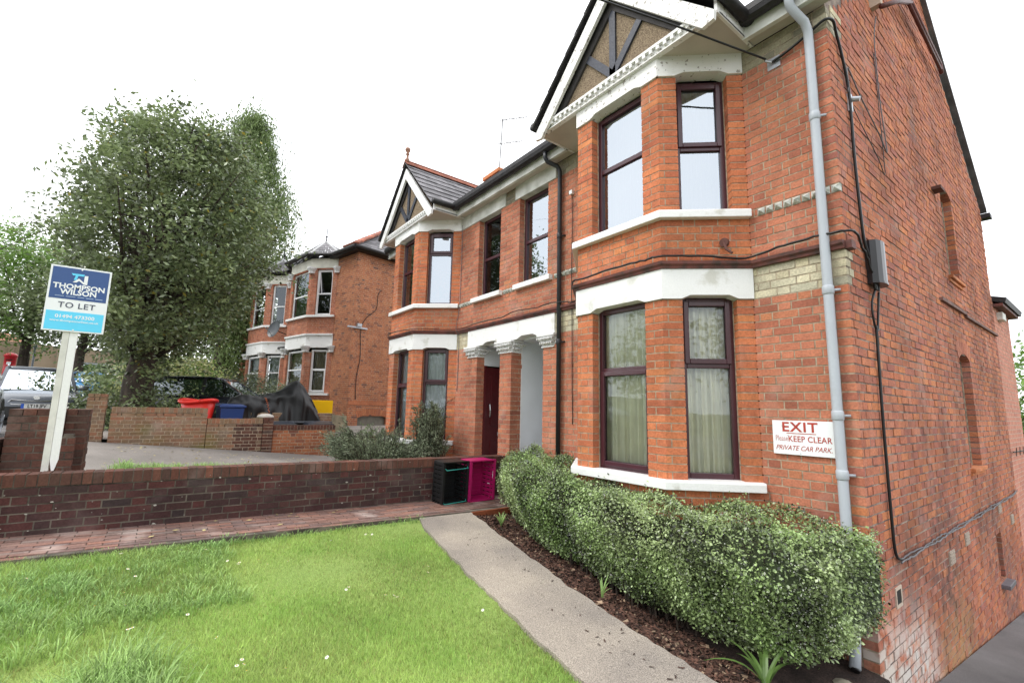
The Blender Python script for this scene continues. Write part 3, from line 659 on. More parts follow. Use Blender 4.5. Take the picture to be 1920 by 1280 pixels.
def door(x, y0, y1, s):
    D = empty('door', (x-HP.x, y0, .3)); D.parent = H; mb = MB(); w = y1-y0
    mb.box((-.045, 0, 0), (0, w, 2.03))
    for (a, b, z0, z1) in ((.10, w/2-.04, .18, .72), (w/2+.04, w-.10, .18, .72), (.10, w/2-.04, .98, 1.88), (w/2+.04, w-.10, .98, 1.88)):
        mb.box((-.002, a, z0), (.012, b, z1))
    mb.build('door_leaf', [DOORM], D, bevel=.006)
    mb = MB(); mb.box((-.05, -.05, 0), (.012, -.002, 2.06)); mb.box((-.05, w+.002, 0), (.012, w+.05, 2.06)); mb.build('door_frame', [DOORM], D)
    mb = MB(); mb.tube([(.0, .06, 1.14), (.05, .06, 1.14), (.055, .065, 1.26), (.05, .06, 1.36), (.0, .06, 1.36)], .011, 8); mb.build('handle', [CHROME], D, smooth=True)
    mb = MB(); mb.box((.0, w/2-.13, .80), (.02, w/2+.13, .87)); mb.build('letterbox', [STEEL], D, bevel=.004)
door(-5.70, .21, 1.0, 1)

# windows
def window(parent, fr, u0, u1, z0, z1, zt, sash='upper', rec=.10, fm=None, gm=None, curtain=None, fw=.055, bright=False, open_=0., base=HP):
    """frame in mesh, panes, opening sash and curtain as its pieces; u along the wall, rec = set-back"""
    fm = fm or FRAME; gm = gm or GLASS; c = fr((u0+u1)/2, -rec, z0); o = Vector(c); off = o-Vector(base)
    sh = lambda mb: setattr(mb, 'v', [(x-o.x, y-o.y, z-o.z) for x, y, z in mb.v])
    mb = MB(); d0, d1 = -rec-.065, -rec
    mb.fbox(fr, (u0-.005, d0, z0), (u0+fw, d1, z1)); mb.fbox(fr, (u1-fw, d0, z0), (u1+.005, d1, z1))
    mb.fbox(fr, (u0+fw+.001, d0, z0), (u1-fw-.001, d1, z0+fw)); mb.fbox(fr, (u0+fw+.001, d0, z1-fw), (u1-fw-.001, d1, z1))
    mb.fbox(fr, (u0+fw+.001, d0, zt-.028), (u1-fw-.001, d1-.004, zt+.028)); sh(mb)
    W_ = mb.build('window', [fm], parent, bevel=.006); W_.location = off
    def sub(mb, name, m, bev=0): sh(mb); return mb.build(name, m, W_, bevel=bev)
    if rec > .02:
        mb = MB(); mb.fbox(fr, (u0-.012, -rec-.0, z0), (u0+.006, -rec+.012, z1)); sub(mb, 'sealant_bead', [MORTAR]); mb = MB(); mb.fbox(fr, (u1-.006, -rec, z0), (u1+.012, -rec+.012, z1)); sub(mb, 'sealant_bead', [MORTAR])
    def pane(a, b, c_, d_, dd, nm='pane'):
        mb = MB(); mb.poly([fr(a, dd, c_), fr(b, dd, c_), fr(b, dd, d_), fr(a, dd, d_)]); sub(mb, nm, [gm])
    def sash_at(a, b, c_, d_, w=.05, tilt=0.):
        mb = MB(); f2 = fr
        if tilt:
            def f2(u, d, z): q = (z-d_)*math.sin(tilt); return fr(u, d-q, d_+(z-d_)*math.cos(tilt))
        t0, t1 = d1-.03, d1+.018
        mb.fbox(f2, (a, t0, c_), (a+w, t1, d_)); mb.fbox(f2, (b-w, t0, c_), (b, t1, d_)); mb.fbox(f2, (a+w+.001, t0, c_), (b-w-.001, t1, c_+w)); mb.fbox(f2, (a+w+.001, t0, d_-w), (b-w-.001, t1, d_)); sub(mb, 'sash', [fm], .006)
        mb = MB(); mb.poly([f2(a+w, t0+.012, c_+w), f2(b-w, t0+.012, c_+w), f2(b-w, t0+.012, d_-w), f2(a+w, t0+.012, d_-w)]); sub(mb, 'pane', [gm])
        mb = MB(); e = .008
        for q in (((a+w-e, t0+.013, c_+w-e), (a+w+.004, t0+.02, d_-w+e)), ((b-w-.004, t0+.013, c_+w-e), (b-w+e, t0+.02, d_-w+e)), ((a+w+.004, t0+.013, c_+w-e), (b-w-.004, t0+.02, c_+w+.004)), ((a+w+.004, t0+.013, d_-w-.004), (b-w-.004, t0+.02, d_-w+e))): mb.fbox(f2, *q)
        sub(mb, 'gasket', [FRAMED])
    if sash == 'upper': sash_at(u0+fw-.022, u1-fw+.022, zt+.012, z1-fw+.020, tilt=open_); pane(u0+fw, u1-fw, z0+fw, zt-.028, d1-.03)
    elif sash == 'lower': sash_at(u0+fw-.022, u1-fw+.022, z0+fw-.020, zt-.012, tilt=open_); pane(u0+fw, u1-fw, zt+.028, z1-fw, d1-.03)
    else: pane(u0+fw, u1-fw, z0+fw, zt-.028, d1-.03); pane(u0+fw, u1-fw, zt+.028, z1-fw, d1-.03)
    if curtain:
        kind, cm, dd, a, b, zb = curtain; mb = MB(); n = 60; R = random.Random(int(o.x*97+z0*31)); ph = R.random()*6
        A_ = .028 if kind == 'cloth' else .008; pts = []
        for i in range(n+1):
            t = i/n; u = a+(b-a)*t; pts.append((u, -rec-dd+A_*math.sin(t*(b-a)*58+ph+1.3*math.sin(t*7+ph))+A_*.5*math.sin(t*(b-a)*131)))
        for i in range(n):
            j0 = len(mb.v)
            for (u, d) in (pts[i], pts[i+1]):
                mb.v.append(fr(u, d, zb)); mb.t.append(.5); mb.v.append(fr(u*.98+.02*(a+b)/2, d, z1+.05)); mb.t.append(.5)
            mb.f.append((j0, j0+2, j0+3, j0+1)); mb.m.append(0)
        sh(mb); mb.build('curtain', [cm], W_, smooth=True)
    return W_
for bi, (fa, fb, fc) in enumerate(bays):
    cm = CURT if bi == 0 else NET
    window(H, fa, .235, .96, .975, 2.733, 2.04, 'lower', .11, curtain=('cloth' if bi == 0 else 'net', cm, .11, .15, 1.02, .9))
    window(H, fb, .19, .705, .975, 2.733, 2.06, 'upper', .11, curtain=('cloth' if bi == 0 else 'net', cm, .11, .14, .76, .9))
    window(H, fc, CL-.705, CL-.19, .975, 2.733, 2.06, 'upper', .11)
    window(H, fa, .235, .96, 3.60, 5.10, 4.42, 'none', .11, gm=GLASS_B, curtain=('net', NET, .2, .1, 1.1, 3.5))  # pale net panels added behind the upper panes to brighten them
    window(H, fb, .19, .705, 3.60, 5.10, 4.345 if bi == 0 else 4.66, 'upper', .11, gm=GLASS_B, curtain=('net', NET, .2, .1, .82, 3.5) if bi == 0 else None)
    window(H, fc, CL-.705, CL-.19, 3.60, 5.10, 4.4, 'upper', .11)
window(H, FR0, -4.53, -3.81, 3.60, 5.10, 4.33, 'none', .11, gm=GLASS_B)
window(H, FR0, -5.77, -5.07, 3.60, 5.10, 4.33, 'none', .11)
# narrow side windows set deep, with sills
for i, (u0, u1, z0, z1) in enumerate(W3):
    window(H, FS, u0+.02, u1-.02, z0, z1, (z0+z1)/2, 'none', .10, fm=FRAME, fw=.04)
    mb = MB()
    if i < 2: mb.fbox(FS, (u0-.06, -.09, z0-.05), (u1+.06, .05, z0-.004)); mb.fbox(FS, (u0-.06, -.02, z0-.095), (u1+.06, .02, z0-.052)); hb(mb, 'side_sill', [M_SIDE], bevel=.005)
    else: mb.fbox(FS, (u0-.05, -.09, z0-.06), (u1+.06, .09, z0-.004)); hb(mb, 'side_sill', [mat('lead_grey_sill', (.16, .15, .17), .4)], bevel=.005)
# vent hole and air bricks
mb = MB(); mb.fbox(FS, (.47, -.02, .05), (.63, .012, .075)); mb.fbox(FS, (.47, -.02, .185), (.63, .012, .21)); mb.fbox(FS, (.47, -.02, .075), (.49, .012, .185)); mb.fbox(FS, (.61, -.02, .075), (.63, .012, .185)); hb(mb, 'vent_surround', [MORTAR_P])
mb = MB(); mb.fbox(FS, (.49, -.02, .075), (.61, .008, .185)); hb(mb, 'vent_opening', [INK])
for (u, z) in ((2.32, .06), (3.1, .14), (5.35, .25), (6.3, -.02)):
    mb = MB(); mb.fbox(FS, (u, -.02, z), (u+.22, .012, z+.14))
    for k in range(4):
        mb.fbox(FS, (u+.015, .010, z+.015+k*.032), (u+.205, .018, z+.03+k*.032))
    hb(mb, 'air_brick', [mat('pale_air_brick', (.40, .33, .27), .9, .1, 30)])

# gables of the bays
def gable(c, idx):
    fr = frame((c, -.64), (1, 0), (0, -1)); hw = 1.17; zb = 5.34; sl = 1.02; old = WHITEOLD if idx == 0 else WHITE
    ap = zb+hw*sl+.04
    mb = MB(); mb.ext([(-hw, zb), (hw, zb), (0, zb+hw*sl)], fr, -.08, .0); hb(mb, 'gable_roughcast', [ROUGHC])
    for (a, b) in (((0, zb+.12), (0, zb+hw*sl-.05)), ((.0, zb+.14), (.42, zb+.62)), ((.0, zb+.14), (-.42, zb+.62))):
        mb = MB(); p, q = Vector(fr(a[0], .012, a[1])), Vector(fr(b[0], .012, b[1])); mb.bar(p, q, .09, .03, up=(0, 1, 0)); hb(mb, 'timber', [TIMBER])
    # dark inner rafter strip
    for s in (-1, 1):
        mb = MB(); mb.ext([(s*(hw+.02), zb-.02), (0, ap-.06), (0, ap-.25), (s*(hw-.2), zb-.02)][::s], fr, .0, .03); hb(mb, 'inner_rafter', [mat('dark_board', (.05, .045, .045), .8, .2, 9)])
        mb = MB(); mb.ext([(s*(hw+.12), zb-.115), (s*(hw+.13), zb-.03), (0, ap+.10), (0, ap-.135), (s*(hw+.0), zb-.135)][::s], fr, .075, .115); hb(mb, 'bargeboard', [old], bevel=.004)
    mb = MB(); mb.fbox(fr, (-hw+.02, .0, zb-.02), (hw-.02, .05, zb+.05)); mb.fbox(fr, (-hw+.02, .0, zb+.052), (hw-.02, .085, zb+.085)); mb.fbox(fr, (-hw+.02, .0, zb-.035), (hw-.02, .065, zb-.022)); hb(mb, 'dentil_beam', [old])
    m = MB(); m.box((-.018, -.035, 0), (.018, 0, .04)); me = m.mesh('dentil', [old]); nd_ = 26
    for i in range(nd_):
        o = bpy.data.objects.new('dentil', me); COL.objects.link(o); o.parent = H; p = Vector(fr(-hw+.08+(2*hw-.16)*i/(nd_-1), .05, zb+.008)); o.location = p-HP
    # soffit and side fascias
    mb = MB(); mb.box((c-hw-.13, -.66, zb-.012), (c+hw+.13, -.0, zb+.008)); hb(mb, 'soffit', [SOFFIT])
    for s in (-1, 1):
        x = c+s*(hw+.10); mb = MB(); mb.box((min(x, x+s*.03), -.70, zb-.02), (max(x, x+s*.03), -.02, zb+.12)); hb(mb, 'side_fascia', [old])
        mb = MB(); xx = x+s*.085; mb.tube([(xx, -.76, zb+.125), (xx, .12, zb+.13)], .055, 10); hb(mb, 'gutter', [GUTTER], smooth=True)
    # roof slopes with separate slates on the slope in view
    run = 2.15; rw = hw+.16
    for s in (-1, 1):
        mb = MB(); a = Vector((c+s*rw, -.77, zb+.09)); b = Vector((c, -.77, zb+.09+rw*sl)); n = Vector((s*sl, 0, 1)).normalized()*.012
        mb.hexa([a-n, b-n, b-n+Vector((0, run+.77, 0)), a-n+Vector((0, .95, 0)), a, b, b+Vector((0, run+.77, 0)), a+Vector((0, .95, 0))]); hb(mb, 'roof_board', [GUTTER])
        ln = (b-a).length; rows = 8; ex = ln/rows; d = (b-a).normalized(); nn = n.normalized(); J = MB(); vis = (idx == 1 and s == 1); cache = []
        for r_ in range(rows):
            ymax = .35+ (run-.2)*(r_+.8)/rows; y = -.79-(.11 if r_ % 2 else 0)
            while y < ymax:
                y0, y1 = max(y, -.79), y+.218
                p = a+d*(ex*r_); lift = .012+random.uniform(0, .004); q0, q1 = p-d*.0+nn*(lift+.006), p+d*(ex*1.15)+nn*.003
                def add(mbx, tone, oo=Vector((0, 0, 0))):
                    P4 = [Vector((q0.x, y0, q0.z)), Vector((q0.x, y1, q0.z)), Vector((q1.x, y1, q1.z)), Vector((q1.x, y0, q1.z))]; P4 = [v-oo for v in P4]
                    lo = [v-nn*.007 for v in P4]
                    mbx.hexa(lo+P4, 0, tone)
                if vis and y1-y0 > .1:
                    m1 = MB(); add(m1, random.random(), HP); m1.build('slate', [SLATE], H)
                else: add(J, random.random())
                y += .221
        if J.v: hb(J, 'slate_courses', [SLATE], kind='stuff')
    # ridge tiles
    k = 7
    for i in range(k):
        y0 = -.80+i*(run+.78)/k; mb = MB(); y1 = y0+(run+.78)/k-.008; zr = zb+.09+rw*sl+.01
        for s in (-1, 1):
            a = [(c, y0, zr+.055), (c, y1, zr+.055), (c+s*.12, y1, zr-.06), (c+s*.12, y0, zr-.06)]; lo = [(x, y, z-.018) for x, y, z in a]; mb.hexa(lo+a, 0, random.random())
        mb.tube([(c, y0, zr+.055), (c, y1, zr+.055)], .022, 6); hb(mb, 'ridge_tile', [RIDGE])
    mb = MB(); mb.lathe((c, -.74, zb+rw*sl+.12), [(.055, 0), (.05, .06), (.028, .10), (.024, .17), (.045, .19), (.03, .21), (.03, .235), (.055, .27), (.06, .30), (.045, .335), (.01, .345)], 12); hb(mb, 'finial', [mat('finial_clay', (.36, .19, .13), .8, .2, 12, .3)], smooth=True)
gable(BC[0], 0); gable(BC[1], 1)
# main eaves: fascia, soffit, gutter
segs = [(-9.75, BC[1]-1.28), (BC[1]+1.28, BC[0]-1.28), (BC[0]+1.28, .06)]
for a, b in segs:
    mb = MB(); mb.box((a, -.19, 5.31), (b, -.16, 5.47)); mb.box((a, -.20, 5.30), (b, -.15, 5.318)); hb(mb, 'fascia', [WHITESTN])
    mb = MB(); mb.box((a, -.16, 5.335), (b, -.0, 5.347)); hb(mb, 'soffit', [SOFFIT])
    mb = MB(); mb.tube([(a-.0, -.255, 5.47), (b, -.255, 5.47)], .062, 10); mb.box((a, -.32, 5.478), (b, -.10, 5.545)); hb(mb, 'gutter', [GUTTER])
# main roof slabs and slates
mb = MB(); rz0 = 5.48; ry = 3.57; rzt = rz0+.728*(ry+.3)
mb.hexa([(-9.8, -.3, rz0-.04), (.06, -.3, rz0-.04), (.06, ry, rzt-.04), (-9.8, ry, rzt-.04), (-9.8, -.3, rz0+.03), (.06, -.3, rz0+.03), (.06, ry, rzt+.03), (-9.8, ry, rzt+.03)])
mb.hexa([(-9.8, ry, rzt-.04), (.06, ry, rzt-.04), (.06, 7.4, rz0-.1), (-9.8, 7.4, rz0-.1), (-9.8, ry, rzt+.03), (.06, ry, rzt+.03), (.06, 7.4, rz0-.03), (-9.8, 7.4, rz0-.03)])
hb(mb, 'main_roof', [SLATE])
mb = MB(); mb.bar((.03, ry, rzt+.01), (.03, 7.42, rz0-.06), .05, .07); mb.bar((.03, ry, rzt+.01), (.03, -.28, rz0+.0), .05, .07); hb(mb, 'verge_trim', [GUTTER])
mb = MB(); mb.box((-.1, 7.16, 5.22), (.12, 7.36, 5.30)); hb(mb, 'rear_gutter', [GUTTER])
# chimney seen over the left roof
mb = MB(); mb.box((-9.2, 2.3, 6.8), (-8.5, 2.9, 8.02)); hb(mb, 'left_chimney', [M_SIDE])
mb = MB(); mb.box((-9.25, 2.25, 8.02), (-8.45, 2.95, 8.12)); hb(mb, 'chimney_cap', [M_SIDE])
# downpipes
def pipe(name, pts, r, m, collars, parent=H):
    mb = MB(); mb.tube(pts, r, 14); o = hb(mb, name, [m], smooth=True)
    for (x, y, z) in collars:
        c = MB(); c.tube([(x, y, z-.04), (x, y, z-.03), (x, y, z+.03), (x, y, z+.04)], [r*1.02, r*1.18, r*1.18, r*1.02], 14); c.bar((x, y+.0, z), (x+.075, y+.05, z), .012, .02)
        c.v = [(a-HP.x, b-HP.y, d-HP.z) for a, b, d in c.v]; c.build('pipe_collar', [m], o, smooth=True)
pipe('downpipe', [(-.20, -.255, 5.47), (-.20, -.255, 5.36), (-.195, -.23, 5.30), (-.132, -.12, 5.17), (-.127, -.07, 5.10), (-.127, -.065, 4.9), (-.127, -.065, -.06), (-.127, -.08, -.16), (-.11, -.16, -.26)], .038, GREYPIPE, [(-.127, -.065, 4.25), (-.127, -.065, 2.65), (-.127, -.065, 1.60), (-.127, -.065, 1.13)])
pipe('downpipe', [(-3.60, -.255, 5.42), (-3.60, -.255, 5.33), (-3.59, -.22, 5.27), (-3.50, -.10, 5.20), (-3.49, -.06, 5.13), (-3.49, -.055, 4.9), (-3.49, -.055, .1)], .034, BLKPIPE, [(-3.49, -.055, 4.12), (-3.49, -.055, 2.55)])
mb = MB(); mb.tube([(-.108, -.165, -.266), (-.106, -.172, -.272)], .030, 12); hb(mb, 'pipe_outlet', [INK])
# brown flue pipes high on the side wall
mb = MB(); mb.tube([(.10, 1.45, 6.10), (.10, 2.2, 6.62), (.10, 2.9, 7.02)], .028, 8); mb.tube([(.10, 2.75, 7.02), (.10, 4.35, 6.86)], .028, 8); mb.tube([(.10, 2.75, 6.93), (.10, 4.35, 6.77)], .022, 8); mb.tube([(.10, 4.35, 6.86), (.10, 4.40, 6.72)], .028, 8); hb(mb, 'flue_pipe', [mat('brown_pipe', (.12, .035, .03), .5)], smooth=True)
mb = MB(); mb.fbox(FS, (1.42, -.02, 6.13), (1.50, .10, 6.7)); hb(mb, 'downpipe_stub', [MORTAR_P])
mb = MB(); mb.fbox(FS, (3.42, -.01, 4.60), (3.62, .10, 4.64)); hb(mb, 'iron_bracket', [mat('rusty_iron', (.12, .05, .04), .8)])
mb = MB(); mb.fbox(FS, (3.2, -.01, 3.06), (4.6, .035, 3.10)); mb.fbox(FS, (4.6, -.01, 3.03), (7.12, .035, 3.07)); hb(mb, 'ledge_strip', [mat('rusty_strip', (.22, .12, .10), .8, .3, 9)])

# ------------------------------------------------------------------ garden walls
def gwall(name, label, cat, X0, Y0, Y1, z0, z1, face_mats, mi_fn, mortar, thick=.215, rise=0., cope=True, cm=0, seed=0, group=None, caps=(True, True), copeh=.108, limit=300, n=(1, 0), c=.0735):
    """wall running along +Y (face towards +X), with a brick-on-edge top"""
    T = empty(name, (X0, Y0, z0), label, cat, group); fr = frame((X0, Y0), (0, 1), (1, 0)); L_ = Y1-Y0; B = Bricks(.0022)
    zt = z1-(copeh+.01 if cope else 0); k0 = math.floor(z0/.075); 
    B.wall(fr, L_, k0*.075, zt, mi=0, mifn=mi_fn, seed=seed, rise=rise, depth=thick/2-.005, startq=0 if caps[0] else None, endq=0 if caps[1] else None)
    kz = math.ceil(zt/.075-1e-6)*.075
    if caps[0]: B.wall(frame((X0-thick, Y0), (1, 0), (0, -1)), thick, k0*.075, zt, mi=0, seed=seed+1, startq=None, endq=1, mort=False)
    if caps[1]:
        f2 = frame((X0, Y1), (-1, 0), (0, 1)); B.wall(f2, thick, k0*.075, zt, mi=0, seed=seed+2, startq=1, mort=False)
    B.mort.ext([(.02, kz-.011+.0), (L_-.02, kz-.011+rise*L_), (L_-.02, kz+.03+rise*L_), (.02, kz+.03)], fr, -thick+.03, -.01)
    if thick > .2:
        B.mort.ext([(.012, k0*.075), (L_-.012, k0*.075), (L_-.012, kz+.0+rise*L_), (.012, kz)], fr, -thick+.004, -thick/2)
    if cope:
        m = int(L_/.075); w = L_/m; R = random.Random(seed+5)
        for i in range(m):
            B.add(fr, i*w+.004, (i+1)*w-.005, kz+.002, kz+.002+copeh+R.uniform(-.003, .003), cm, R.random(), thick, proud=.004+R.uniform(-.003, .003), dz=rise*(i+.5)*w)
        B.mort.ext([(.006, kz+.001), (L_-.006, kz+rise*L_+.001), (L_-.006, kz+copeh-.004+rise*L_), (.006, kz+copeh-.004)], fr, -thick+.005, -.003)
    B.finish(T, face_mats, [mortar], limit=limit); return T
# party wall of dark bricks beside the brick path
gwall('garden_wall', 'long low dark purple brick garden wall with brick-on-edge top beside the brick path', 'garden wall', -4.75, -7.2, -.02, .15, .93, [M_DARK, M_COPE], lambda u, z, k: 0, MORTAR_D, rise=-.0115, cm=1, seed=200, caps=(True, False))
# gate pier, narrow pier and low walls at the road end
def pier(name, label, x0, x1, y0, y1, z0, z1, mats_, mortar, seed, cat='brick pier', cope=False, group=None, mi=0):
    T = empty(name, ((x0+x1)/2, (y0+y1)/2, z0), label, cat, group); B = Bricks(.002); k0 = math.floor(z0/.075)*.075; zt = z1
    B.wall(frame((x1, y0), (0, 1), (1, 0)), y1-y0, k0, zt, mi=mi, seed=seed, startq=0, endq=0)
    B.wall(frame((x0, y0), (1, 0), (0, -1)), x1-x0, k0, zt, mi=mi, seed=seed+1, startq=1, endq=1)
    B.wall(frame((x1, y1), (-1, 0), (0, 1)), x1-x0, k0, zt, mi=mi, seed=seed+2, startq=1, endq=1)
    kz = math.ceil(zt/.075-1e-6)*.075
    B.mort.box((x0+.02, y0+.02, kz-.012), (x1-.02, y1-.02, kz-.004))
    B.mort.box((x0+.09, y0+.09, k0), (x1-.09, y1-.09, kz-.013))
    n = max(2, int((y1-y0)/.11)); R = random.Random(seed)
    for j in range(2 if x1-x0 > .3 else 1):
        xa = x1-j*.225; fr = frame((xa, y0), (0, 1), (1, 0)); nn = int(round((y1-y0)/.1125)) or 1; w = (y1-y0)/nn
        for i in range(nn): B.add(fr, i*w+.003, (i+1)*w-.004, kz-.002, kz+.06, mi, R.random(), .215, proud=.0)
    B.finish(T, mats_, [mortar], limit=150); return T
pier('gate_pier', 'broad weathered red brick gate pier behind the letting board post', -5.95, -5.5, -5.70, -5.29, .3, 1.425, [M_COPE], MORTAR_D, 300)
pier('gate_pier', 'narrow red brick pier stained brown at its foot, next to the tarmac forecourt', -6.05, -5.64, -5.285, -5.11, .3, 1.425, [M_COPE], MORTAR_D, 320)
gwall('low_wall', 'short low brick wall stub between the two red gate piers', 'garden wall', -5.45, -5.285, -5.17, .3, 1.2, [M_COPE], lambda u, z, k: 0, MORTAR_D, thick=.18, seed=340, caps=(False, False), cope=False)
pier('gate_pier', 'lower red brick pier cut by the left edge of the picture', -5.85, -5.4, -6.3, -5.72, .3, 1.12, [M_COPE], MORTAR_D, 350)
# olive boundary wall across the forecourt, stepping down towards the houses
def fol(u, z, k): return 0
BX = -10.9
pier('boundary_pier', 'olive brick pier with a red top course at the road end of the boundary wall', BX-.3, BX, -5.62, -5.33, .55, 1.58, [M_OLIVE], MORTAR, 400)
gwall('boundary_wall', 'olive and moss stained section of boundary wall with upright top bricks, highest section', 'boundary wall', BX, -5.24, -3.62, .45, 1.41, [M_OLIVE, M_OLIVE], fol, MORTAR, cm=1, seed=410, group='sections of the boundary wall')
gwall('boundary_wall', 'brown and white stained section of boundary wall below the blue bin', 'boundary wall', BX-.003, -3.61, -2.52, .3, 1.17, [M_OLIVE, M_COPE], lambda u, z, k: 0 if u < .5 else 1, MORTAR, cm=0, seed=420, group='sections of the boundary wall')
pier('boundary_pier', 'square brick pier between the two lower sections of boundary wall', BX-.2, BX+.03, -2.51, -2.30, .2, 1.16, [M_COPE], MORTAR, 430)
gwall('boundary_wall', 'cleaner red brick section of boundary wall in front of the yellow cabinet', 'boundary wall', BX-.006, -2.29, -.86, .0, 1.08, [M_NRED, M_COPE], fol, MORTAR, cm=1, seed=440, group='sections of the boundary wall')
gwall('boundary_wall', 'lowest brick section of boundary wall ending at the juniper bush', 'boundary wall', BX-.009, -.85, .4, -.1, .74, [M_NRED, M_COPE], fol, MORTAR, cm=1, seed=450, group='sections of the boundary wall')
# bin enclosure behind the wall
T = empty('bin_enclosure', (-12.0, -1.6, .6), 'low brick bin store with concrete end slab behind the boundary wall', 'bin store')
mb = MB(); mb.box((-.5, -.95, 0), (-.2, -.6, .58)); mb.box((-.5, -.95, .58), (-.15, -.55, .62)); mb.build('end_pier', [M_OLIVE], T)
B_ = Bricks(.002); ef = frame((-12.6, -2.55), (0, 1), (1, 0)); B_.wall(ef, 2.15, .6, 1.35, mi=0, seed=77, depth=.1); B_.finish(T, [M_OLIVE], [MORTAR], limit=60)
mb = MB(); mb.ext([(1.95, -.1), (2.33, -.1), (2.33, .70), (1.95, .72)], frame((-.15, -.95), (0, 1), (1, 0)), -.05, .05); mb.build('end_slab', [mat('mossy_concrete', (.36, .32, .22), .9, .25, 5)], T)
mb = MB(); mb.box((-.55, -.9, .50), (-.1, 1.0, .53)); mb.build('lid', [mat('grey_lid', (.12, .13, .15), .5)], T)
for i, (y, l) in enumerate(((-.55, 'lid nearest the pier'), (.35, 'far'))):
    b = empty('wheelie_bin', (-11.55, -1.55+y+.1, .5), ('dark grey bin lid showing over the red boundary wall, left one', 'dark grey bin lid showing over the red boundary wall, right one by the slab')[i], 'bin', 'bins behind the red wall')
    mb = MB(); mb.box((-.25, -.3, 0), (.25, .3, .55)); mb.build('bin_body', [BLACKP], b, bevel=.02)
    mb = MB(); mb.hexa([(-.28, -.33, .56), (.28, -.33, .56), (.28, .33, .56), (-.28, .33, .56), (-.25, -.3, .64), (.22, -.3, .60), (.22, .3, .60), (-.25, .3, .64)]); mb.build('lid', [mat('dark_bin_lid', (.03, .035, .05), .35)], b, bevel=.01)
    mb = MB(); mb.tube([(.29, -.3, .58), (.29, .3, .58)], .02, 8); mb.build('handle', [BLACKP], b)

# brick path: rows of pavers laid lengthways
T = bpy.data.objects.new('brick_path', None); COL.objects.link(T); T['kind'] = 'structure'
B_ = Bricks(.002)
class FlatFr:
    pass
def pathfr(i):
    x = -4.745+i*.0745
    return x
mb = MB(); mort = MB(); cache = {}; cand = []
for i in range(11):
    x0 = -4.742+i*.0735; y = -7.2-(.11 if i % 2 else 0)
    while y < -.05:
        y0, y1 = max(y, -7.2), min(y+.213, -.03); 
        if y1-y0 > .05: cand.append((x0, y0, y1, i))
        y += .222
cand.sort(key=lambda c: (Vector((c[0], c[1], .3))-CAM).length)
for q, (x0, y0, y1, i) in enumerate(cand):
    zt = lambda y: .265-.0225*y; zo = random.uniform(-.003, .003)
    if i == 10: zo -= .006
    if q < 300:
        key = (round((y1-y0)/.01),)
        if key not in cache:
            m_ = MB(); m_.box((0, 0, -.065), (.0665, y1-y0, 0), 0, 0.); cache[key] = m_.mesh('brick', [M_PATHB])
        o = bpy.data.objects.new('brick', cache[key]); COL.objects.link(o); o.parent = T; o.location = (x0, y0, zt((y0+y1)/2)+zo); o.rotation_euler = (-.0225, random.uniform(-.02, .02), 0); o['tone'] = random.uniform(.02, .98)
    else:
        mb.hexa([(x0, y0, zt(y0)+zo-.06), (x0+.0665, y0, zt(y0)+zo-.06), (x0+.0665, y1, zt(y1)+zo-.06), (x0, y1, zt(y1)+zo-.06), (x0, y0, zt(y0)+zo), (x0+.0665, y0, zt(y0)+zo), (x0+.0665, y1, zt(y1)+zo), (x0, y1, zt(y1)+zo)], 0, random.random())
mb.build('brickwork', [M_PATHB], T, kind='stuff')
for y in lin(-7.2, -.3, 24):
    y1 = y+.3; mort.hexa([(-4.75, y, .0), (-3.945, y, .0), (-3.945, y1, .0), (-4.75, y1, .0), (-4.75, y, .255-.0225*y), (-3.935, y, .255-.0225*y), (-3.935, y1, .255-.0225*y1), (-4.75, y1, .255-.0225*y1)])
mort.build('joint_sand', [MORTAR_D], T)
# red edging of perforated bricks on edge where the bed begins
E_ = Bricks(.002)
for i in range(5):
    y = -1.15+i*.222; mb = MB(); mb.box((-3.945, y, .10), (-3.925+.02, y+.212, .272)); o = mb.build('edging_brick', [mat('orange_edging_brick', (.30, .085, .035), .85, .25, 9, .3)], T)
    mb = MB()
    for k in range(4): mb.tube([(-3.906, y+.03+k*.05, .19), (-3.903, y+.03+k*.05, .19)], .014, 8)
    mb.build('perforation', [INK], T)

# ------------------------------------------------------------------ letting board
T = empty('letting_board', (-4.99, -5.27, .4), 'navy and white TO LET board on a white post behind the garden wall', 'sign')
mb = MB(); mb.box((-.025, -.062, -.1), (.025, -.012, 1.9)); mb.build('post', [mat('post_paint', (.68, .67, .62), .6, .1, 9, .2, 40)], T)
mb = MB(); mb.box((.0, -.010, .62), (.022, .050, 1.9)); mb.poly([(0, -.010, .62), (0, .05, .62), (0, .018, .47)]); mb.poly([(.022, -.010, .62), (.022, .05, .62), (.022, .018, .47)][::-1]); mb.poly([(0, -.01, .62), (0, .018, .47), (.022, .018, .47), (.022, -.01, .62)]); mb.poly([(0, .05, .62), (0, .018, .47), (.022, .018, .47), (.022, .05, .62)][::-1]); mb.build('picket', [WHITE], T)
B = empty('board', (.036, .012, 2.185)); B.parent = T
w, h = .229, .328
mb = MB(); mb.box((-.006, -w, -h), (.006, w, h)); mb.build('panel', [SIGNW], B, bevel=.001)
mb = MB(); mb.box((.0066, -w+.016, -.005), (.0080, w-.016, h-.016)); mb.build('navy_field', [SIGNBL], B)
mb = MB(); mb.box((.0066, -w+.016, -h+.014), (.0080, w-.016, -.128)); mb.build('blue_strip', [SIGNSK], B)
Uy, Vz = (0, 1, 0), (0, 0, 1)
fl = frame((.0086, 0), (0, 1), (1, 0))
mb = MB(); mb.ext([(-.075, .262), (.025, .262), (.018, .242), (-.022, .242), (-.032, .196), (-.052, .196), (-.042, .242), (-.062, .242)], fl, 0, .0012); mb.build('logo', [SIGNSK], B)
